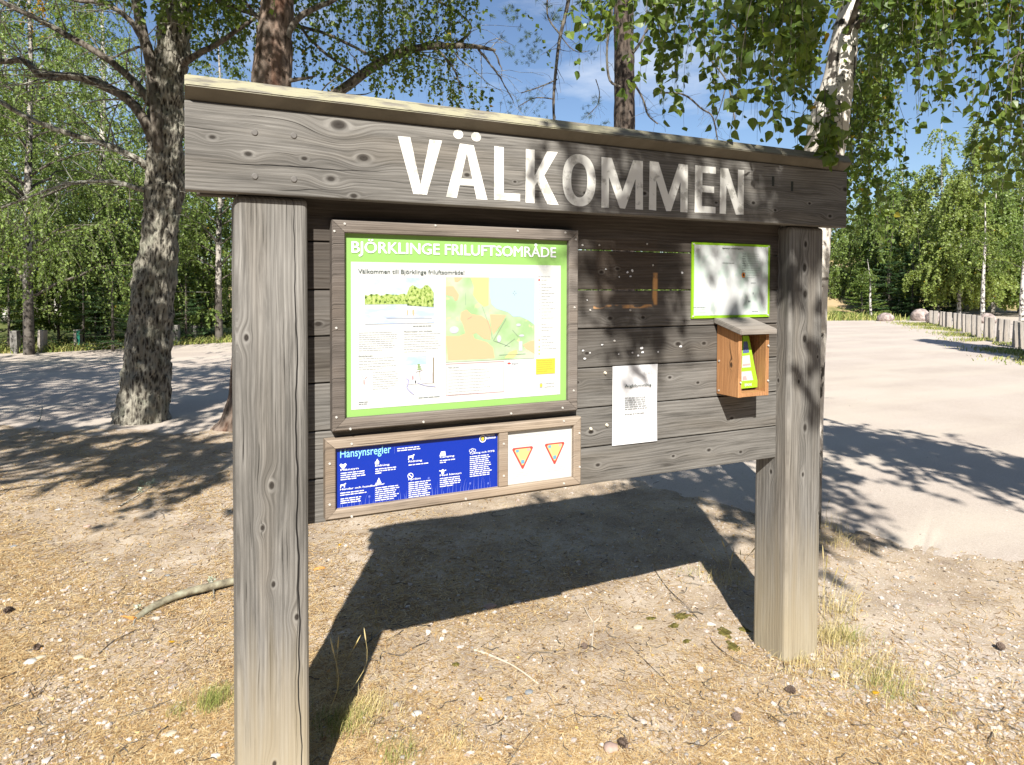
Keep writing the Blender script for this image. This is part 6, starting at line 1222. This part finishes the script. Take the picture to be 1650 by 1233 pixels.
# ------------------------------------------------------------------ fallen branch, sticks, cones, stones, moss
fb = empty('fallen_branch', tuple(gp(300, 985)), label='thick curved fallen branch with lichen and a torn orange end, left of the left post', cat='branch')
pts = [gp(218, 1003), gp(250, 985), gp(295, 967), gp(345, 955), gp(385, 947), gp(430, 944)]; pts = [p+np.array([0, 0, z_]) for p, z_ in zip(pts, (.016, .028, .033, .036, .038, .035))]
P = smooth_path(pts, 40); part('stem', trunk_np(P, np.interp(np.linspace(0, 1, 40), [0, .15, .5, 1], [.013, .017, .020, .017]), 16), M['dead_wood'], fb, True)
vv = []; rr = random.Random(3)
for k in range(7):
    e = np.array(gp(190+k*4, 996+k*1.6))+np.array([0, 0, .012+.003*k]); s_ = pts[0]+np.array([rr.uniform(-.008, .008), rr.uniform(-.008, .008), rr.uniform(-.006, .006)]); vv.append(tube_np(np.array([s_, (s_+e)/2+np.array([0, 0, .004]), e]), np.array([.005, .0042, .0008]), 5))
part('torn_end', cat_np(vv), M['torn'], fb)
s_ = gp(214, 1013)+np.array([0, 0, .004]); part('stub', trunk_np(smooth_path([pts[0]+np.array([.03, .02, 0]), pts[0], s_], 8), np.linspace(.008, .002, 8), 8), M['lichen_twig'], fb, True)
P = smooth_path([gp(341, 952)+np.array([0, 0, .05]), gp(344, 958)+np.array([0, 0, .02]), gp(346, 972)+np.array([0, 0, .01])], 8); part('side_twig', trunk_np(P, np.linspace(.009, .003, 8), 8, amp=.003, sc=60), M['lichen_twig'], fb, True)
# lichen tufts on it
def lichen(name, pts, n, s, seed, parent):
    r = np.random.default_rng(seed); P = np.array(pts)[r.integers(0, len(pts), n)]+r.normal(size=(n, 3))*s*.5; D = r.normal(size=(n, 3))+np.array([0, 0, .8]); v = leaves(P, D, s*.8, 1); return part(name, v, M['lichen'], parent)
M['lichen'] = flat('lichen', (.40, .45, .33), .95)
lichen('lichen', [gp(222, 990)+np.array([0, 0, .035]), gp(342, 950)+np.array([0, 0, .055]), gp(340, 952)+np.array([0, 0, .05])], 90, .016, 3, fb)
def stick(l, rad_, label, mat='dark_bark', z0=.006, name='stick', seed=0, branches=()):
    root = empty(name, tuple(gp(*l[len(l)//2])), label=label, cat='stick'); P = smooth_path([gp(*q)+np.array([0, 0, z0+.004*((i*7) % 3)]) for i, q in enumerate(l)], 16)
    vs = [trunk_np(P, rad_*np.linspace(1, .45, 16), 7, amp=rad_*.25, sc=60, seed=seed)]
    for b2 in branches:
        B = smooth_path([gp(*q)+np.array([0, 0, z0+.012*i]) for i, q in enumerate(b2)], 8); vs.append(trunk_np(B, rad_*.6*np.linspace(1, .4, 8), 6))
    part('stem', cat_np(vs), M[mat], root, True); return root
M['pale_wood'] = flat('pale_dead_wood', (.50, .43, .34), .9)
o = stick([(192, 817), (215, 805), (232, 795), (250, 782)], .006, 'lichen covered stick at the edge of the tree shade, left of the board', 'lichen_twig'); lichen('lichen', [gp(228, 783)+np.array([0, 0, .02]), gp(238, 784)+np.array([0, 0, .02]), gp(246, 781)+np.array([0, 0, .02]), gp(225, 795)+np.array([0, 0, .02])], 130, .022, 9, o)
stick([(765, 1050), (790, 1060), (830, 1080), (868, 1105)], .0065, 'long pale barkless stick lying in the sun under the board', 'pale_wood')
stick([(955, 1065), (954, 1040), (957, 1012), (955, 1000)], .0055, 'pale forked twig standing out near the middle of the ground', 'pale_wood', branches=[[(956, 1005), (948, 997), (941, 986)], [(956, 1005), (964, 1004), (968, 998)]])
stick([(595, 1035), (610, 1024), (623, 1016)], .006, 'short grey stick beside the corner of the board shadow', 'lichen_twig')
stick([(1055, 920), (1075, 950), (1110, 985), (1132, 1010), (1134, 1030)], .0028, 'thin dark curved twig running from the shadow edge towards the moss')
stick([(1140, 1020), (1150, 1040), (1180, 1065), (1215, 1080)], .0026, 'thin dark twig in the gravel beside the moss'); stick([(980, 1016), (1010, 1040), (1060, 1090), (1105, 1132)], .0022, 'long thin dark twig crossing the gravel, right of the forked twig')
stick([(815, 1240), (835, 1210), (860, 1180)], .002, 'thin twig at the bottom edge of the ground'); stick([(178, 975), (190, 960), (205, 945)], .0025, 'dark twig near the left fallen branch'); stick([(160, 1055), (185, 1035), (225, 1018)], .0035, 'rough dark twig below the fallen branch')
stick([(60, 1125), (75, 1105), (85, 1092)], .002, 'short curved dark twig at the lower left'); stick([(270, 775), (262, 790), (300, 800)], .002, 'fine twig in front of the lichen stick'); stick([(290, 1125), (240, 1145), (185, 1165)], .0022, 'long thin twig left of the low green tuft')
stick([(600, 1045), (640, 1060), (655, 1055)], .0022, 'fine dark twig right of the short grey stick'); stick([(775, 1045), (800, 1030), (830, 1015)], .003, 'dark curved twig beside the long pale stick'); stick([(0, 800), (10, 795), (20, 787)], .004, 'dark bark stick at the left edge of the picture')
stick([(1395, 1215), (1410, 1195), (1420, 1185)], .0025, 'tiny dark twig in the gravel at the lower right') if False else None
p0 = gp(515, 922); o = boulder('wood_chip', (p0[0], p0[1], .018), .035, .016, .012, 3, 'orange brown wood chip just right of the left post', 'torn', 'wood chip', 2, .3)
p0 = gp(186, 685); 
lp = stick([(62, 680), (66, 668), (68, 655)], .006, 'pale lichen twig sticking up at the edge of the road, far left', 'lichen_twig', z0=.0)
# pine cones
def cone(u, v, s, label, seed):
    p = gp(u, v); root = empty('pine_cone', (p[0], p[1], p[2]+s*.55), random.Random(seed).uniform(0, 6), label=label, cat='pine cone', group='pine cones on the ground'); V = []; Fq = []
    n = 46
    for i in range(n):
        t = i/n; a = i*2.4; rr_ = s*.62*math.sin(math.pi*(.12+.8*t))**.8; z = s*1.25*(t-.5); c_, s2 = math.cos(a), math.sin(a); o_ = len(V); w2 = s*.24
        base_ = Vector((z, c_*rr_*.35, s2*rr_*.35)); tip = Vector((z+s*.18, c_*rr_, s2*rr_)); side = Vector((0, -s2, c_))*w2
        V += [base_-side*.4, base_+side*.4, tip+side*.9, tip*1.03+Vector((s*.10, 0, 0)), tip-side*.9]; Fq.append([o_, o_+1, o_+2, o_+3, o_+4])
    me = pymesh('scales', V, Fq); link('scales', me, M['cone'], root)
    bm = bmesh.new(); bmesh.ops.create_icosphere(bm, subdivisions=2, radius=1); [setattr(v_, 'co', Vector((v_.co.x*s*.6, v_.co.y*s*.28, v_.co.z*s*.28))) for v_ in bm.verts]; link('core', bm_mesh('core', bm, True), M['cone'], root)
for k, (u, v, s, lab) in enumerate(((1002, 1203, .028, 'open pine cone at the bottom, directly below the moss patches'), (1186, 1163, .026, 'pine cone in the gravel left of the bare sandy patch'), (1272, 1118, .028, 'pine cone in front of the right post'), (1614, 1047, .026, 'dark pine cone alone on the gravel at the far right'), (942, 1047, .024, 'small pine cone beside the pale forked twig'), (15, 988, .03, 'grey pine cone at the left edge of the picture'), (60, 1046, .022, 'small dark cone behind the white stone at the left'))): cone(u, v, s, lab, k)
# single stones
for k, (u, v, s, lab, mt) in enumerate(((50, 1067, .026, 'rounded white stone at the left, lying clear of the litter', 'w'), (66, 1060, .020, 'buff stone touching the rounded white stone', 't'), (128, 1062, .022, 'angular cream stone right of the white stone', 't'), (242, 920, .02, 'flat cream stone above the fallen branch', 't'), (270, 930, .014, 'small blue grey stone right of the flat cream stone', 'g'), (276, 1183, .02, 'cream stone near the low green tuft', 't'), (258, 1067, .016, 'pink stone below the fallen branch', 'p'), (94, 823, .018, 'white stone in the litter at the upper left', 'w'), (22, 882, .018, 'grey stone at the left edge', 'g'), (290, 1215, .018, 'pale stone at the bottom left', 'w'), (852, 1118, .018, 'blue grey speckled stone at the end of the long pale stick', 'g'), (820, 1128, .014, 'small dark stone beside the speckled stone', 'g'), (985, 1205, .03, 'flat pinkish stone half buried at the bottom middle', 'p'), (1345, 1092, .020, 'pale stone in the gravel beside the matted grass', 'w'), (1028, 1015, .022, 'flat cream stone near the thin twig', 't'), (1238, 938, .014, 'dark stone against the inner foot of the right post', 'g'), (672, 1150, .02, 'long white stone chip in the lower middle', 'w'), (790, 978, .03, 'flat pinkish grey slab near the shadow edge', 'p'), (300, 846, .014, 'pink stone right of the lichen stick', 'p'), (140, 850, .02, 'pink flat stone left of the lichen stick', 'p'))):
    p0 = gp(u, v); m_ = {'w': 'stone_white', 't': 'stone_cream', 'g': 'stone_grey', 'p': 'stone_pink'}[mt]
    if m_ not in M:
        b = NB(m_); c_ = {'w': (.56, .54, .50), 't': (.52, .45, .34), 'g': (.24, .25, .26), 'p': (.48, .34, .28)}[mt]; b.col(b.ramp(b.noise(b.obj(), 60, 4), [(.3, tuple(q_*.75 for q_ in c_)), (.7, c_)])); M[m_] = b.m
    boulder('stone', (p0[0], p0[1], s*.12+float(zinterp(np.array([p0[0]]), np.array([p0[1]]))[0])), s*1.1, s*.85, s*.42, k*3, lab, m_, 'stone', 2, .35, group='single stones on the ground')
# moss
def moss(u, v, rx_, ry_, seed, label):
    p = gp(u, v); V = []; n = 22; V.append((0, 0, .012)); Fq = []; rr = random.Random(seed)
    for ring__ in range(1, 5):
        for i in range(n):
            a = i*2*math.pi/n; f = ring__/4; k_ = 1+.7*n2(math.cos(a)*1.6, math.sin(a)*1.6, 1, seed)+.35*n2(math.cos(a)*5, math.sin(a)*5, 1, seed); V.append((math.cos(a)*rx_*f*k_, math.sin(a)*ry_*f*k_, .005*(1-f**2)+.003*rr.random()-.004*(f == 1)))
    for i in range(n): Fq.append([0, 1+i, 1+(i+1) % n])
    for q_ in range(3):
        for i in range(n): a = 1+q_*n+i; b2 = 1+q_*n+(i+1) % n; Fq.append([a, a+n, b2+n, b2])
    o = link('moss_patch', pymesh('moss_patch', V, Fq, True), M['moss']); o.location = (p[0], p[1], float(zinterp(np.array([p[0]]), np.array([p[1]]))[0])); o.rotation_euler = (0, 0, rr.uniform(0, 3)); props(o, label, 'moss', 'olive moss patches in front of the board')
for k, (u, v, a, c, lab) in enumerate(((1098, 994, .06, .03, 'long moss patch nearest the dark curved twig'), (1085, 1009, .035, .025, 'moss patch just below the long one'), (1048, 999, .03, .018, 'small moss patch, leftmost of the group'), (1165, 1020, .05, .032, 'largest moss patch, left of the foot of the right post'), (1197, 1015, .03, .022, 'moss patch closest to the right post'), (1180, 1042, .05, .025, 'moss patch running down beside the bare sand'), (1106, 1036, .022, .015, 'tiny faded moss patch below the others'), (735, 1073, .018, .015, 'single dark moss cushion in the middle of the needle litter'))): moss(u, v, a, c, k*7, lab)
# fallen yellow leaves
for k, (u, v, s, lab) in enumerate(((776, 1134, .02, 'bright yellow leaf on the ground in the lower middle'), (282, 1038, .024, 'pale yellow leaf below the fallen branch'), (1378, 880, .02, 'green leaf lying on the gravel behind the right post'), (1405, 1120, .024, 'pale yellow leaf in the matted grass'), (545, 882, .02, 'yellow leaf in the sun between left post and shadow'))):
    p0 = gp(u, v); tv_, tf_ = leaf_template(2); o = link('fallen_leaf', pymesh('fallen_leaf', tv_*s*1.2, [list(map(int, t_)) for t_ in tf_]), M['leaf_yellow'] if k != 2 else M['grass']); o.location = (p0[0], p0[1], p0[2]+.014); o.rotation_euler = (.2, .1, k*1.3); props(o, lab, 'leaf')

# ------------------------------------------------------------------ small twigs and leaves in the litter
x, y = sample_view(520); k = (in_road(x, y) < .2) & (rng.random(520) < np.where(x > 2.4, .3, .8)); x, y = x[k], y[k]; n = len(x); a = rng.uniform(0, 6.28, n); ln = rng.uniform(.025, .13, n)*np.where(rng.random(n) < .15, 1.9, 1); P = np.zeros((n, 6, 3)); z0 = zinterp(x, y)+.004
for j in range(6):
    P[:, j] = np.stack([x+np.cos(a)*ln*j/5, y+np.sin(a)*ln*j/5, z0+rng.uniform(0, .006, n)], -1); a = a+rng.normal(size=n)*.28
link('twig_litter', npmesh('twig_litter', *tube_np(P, np.linspace(1, .5, 6)[None]*rng.uniform(.0009, .0024, n)[:, None], 5)), M['dark_bark'], kind='stuff', label='small dark twigs scattered in the litter')
x, y = sample_view(700); k = in_road(x, y) < .4; x, y = x[k], y[k]; n = len(x); b = NB('leaf_litter'); b.col(b.ramp(b.island(), [(0, (.22, .11, .05)), (.4, (.48, .27, .10)), (.8, (.60, .43, .14)), (1, (.62, .55, .25))])); M['leaf_litter'] = b.m
D = rng.normal(size=(n, 3))*np.array([1, 1, .18]); TV, TF = leaf_template(1); sz = rng.uniform(.006, .022, n); up = frames(D); yv = D/np.linalg.norm(D, axis=1, keepdims=True); zv = np.array([0, 0, 1.])+rng.normal(size=(n, 3))*.25; xv = np.cross(yv, zv); xv /= np.linalg.norm(xv, axis=1, keepdims=True)
link('leaf_litter', npmesh('leaf_litter', *scatter(TV, TF, np.stack([x, y, zinterp(x, y)+.007], -1), np.stack([xv, yv, np.cross(xv, yv)], -1), np.stack([sz, sz, sz], -1))), M['leaf_litter'], kind='stuff', label='small dry brown and yellow leaves in the litter')
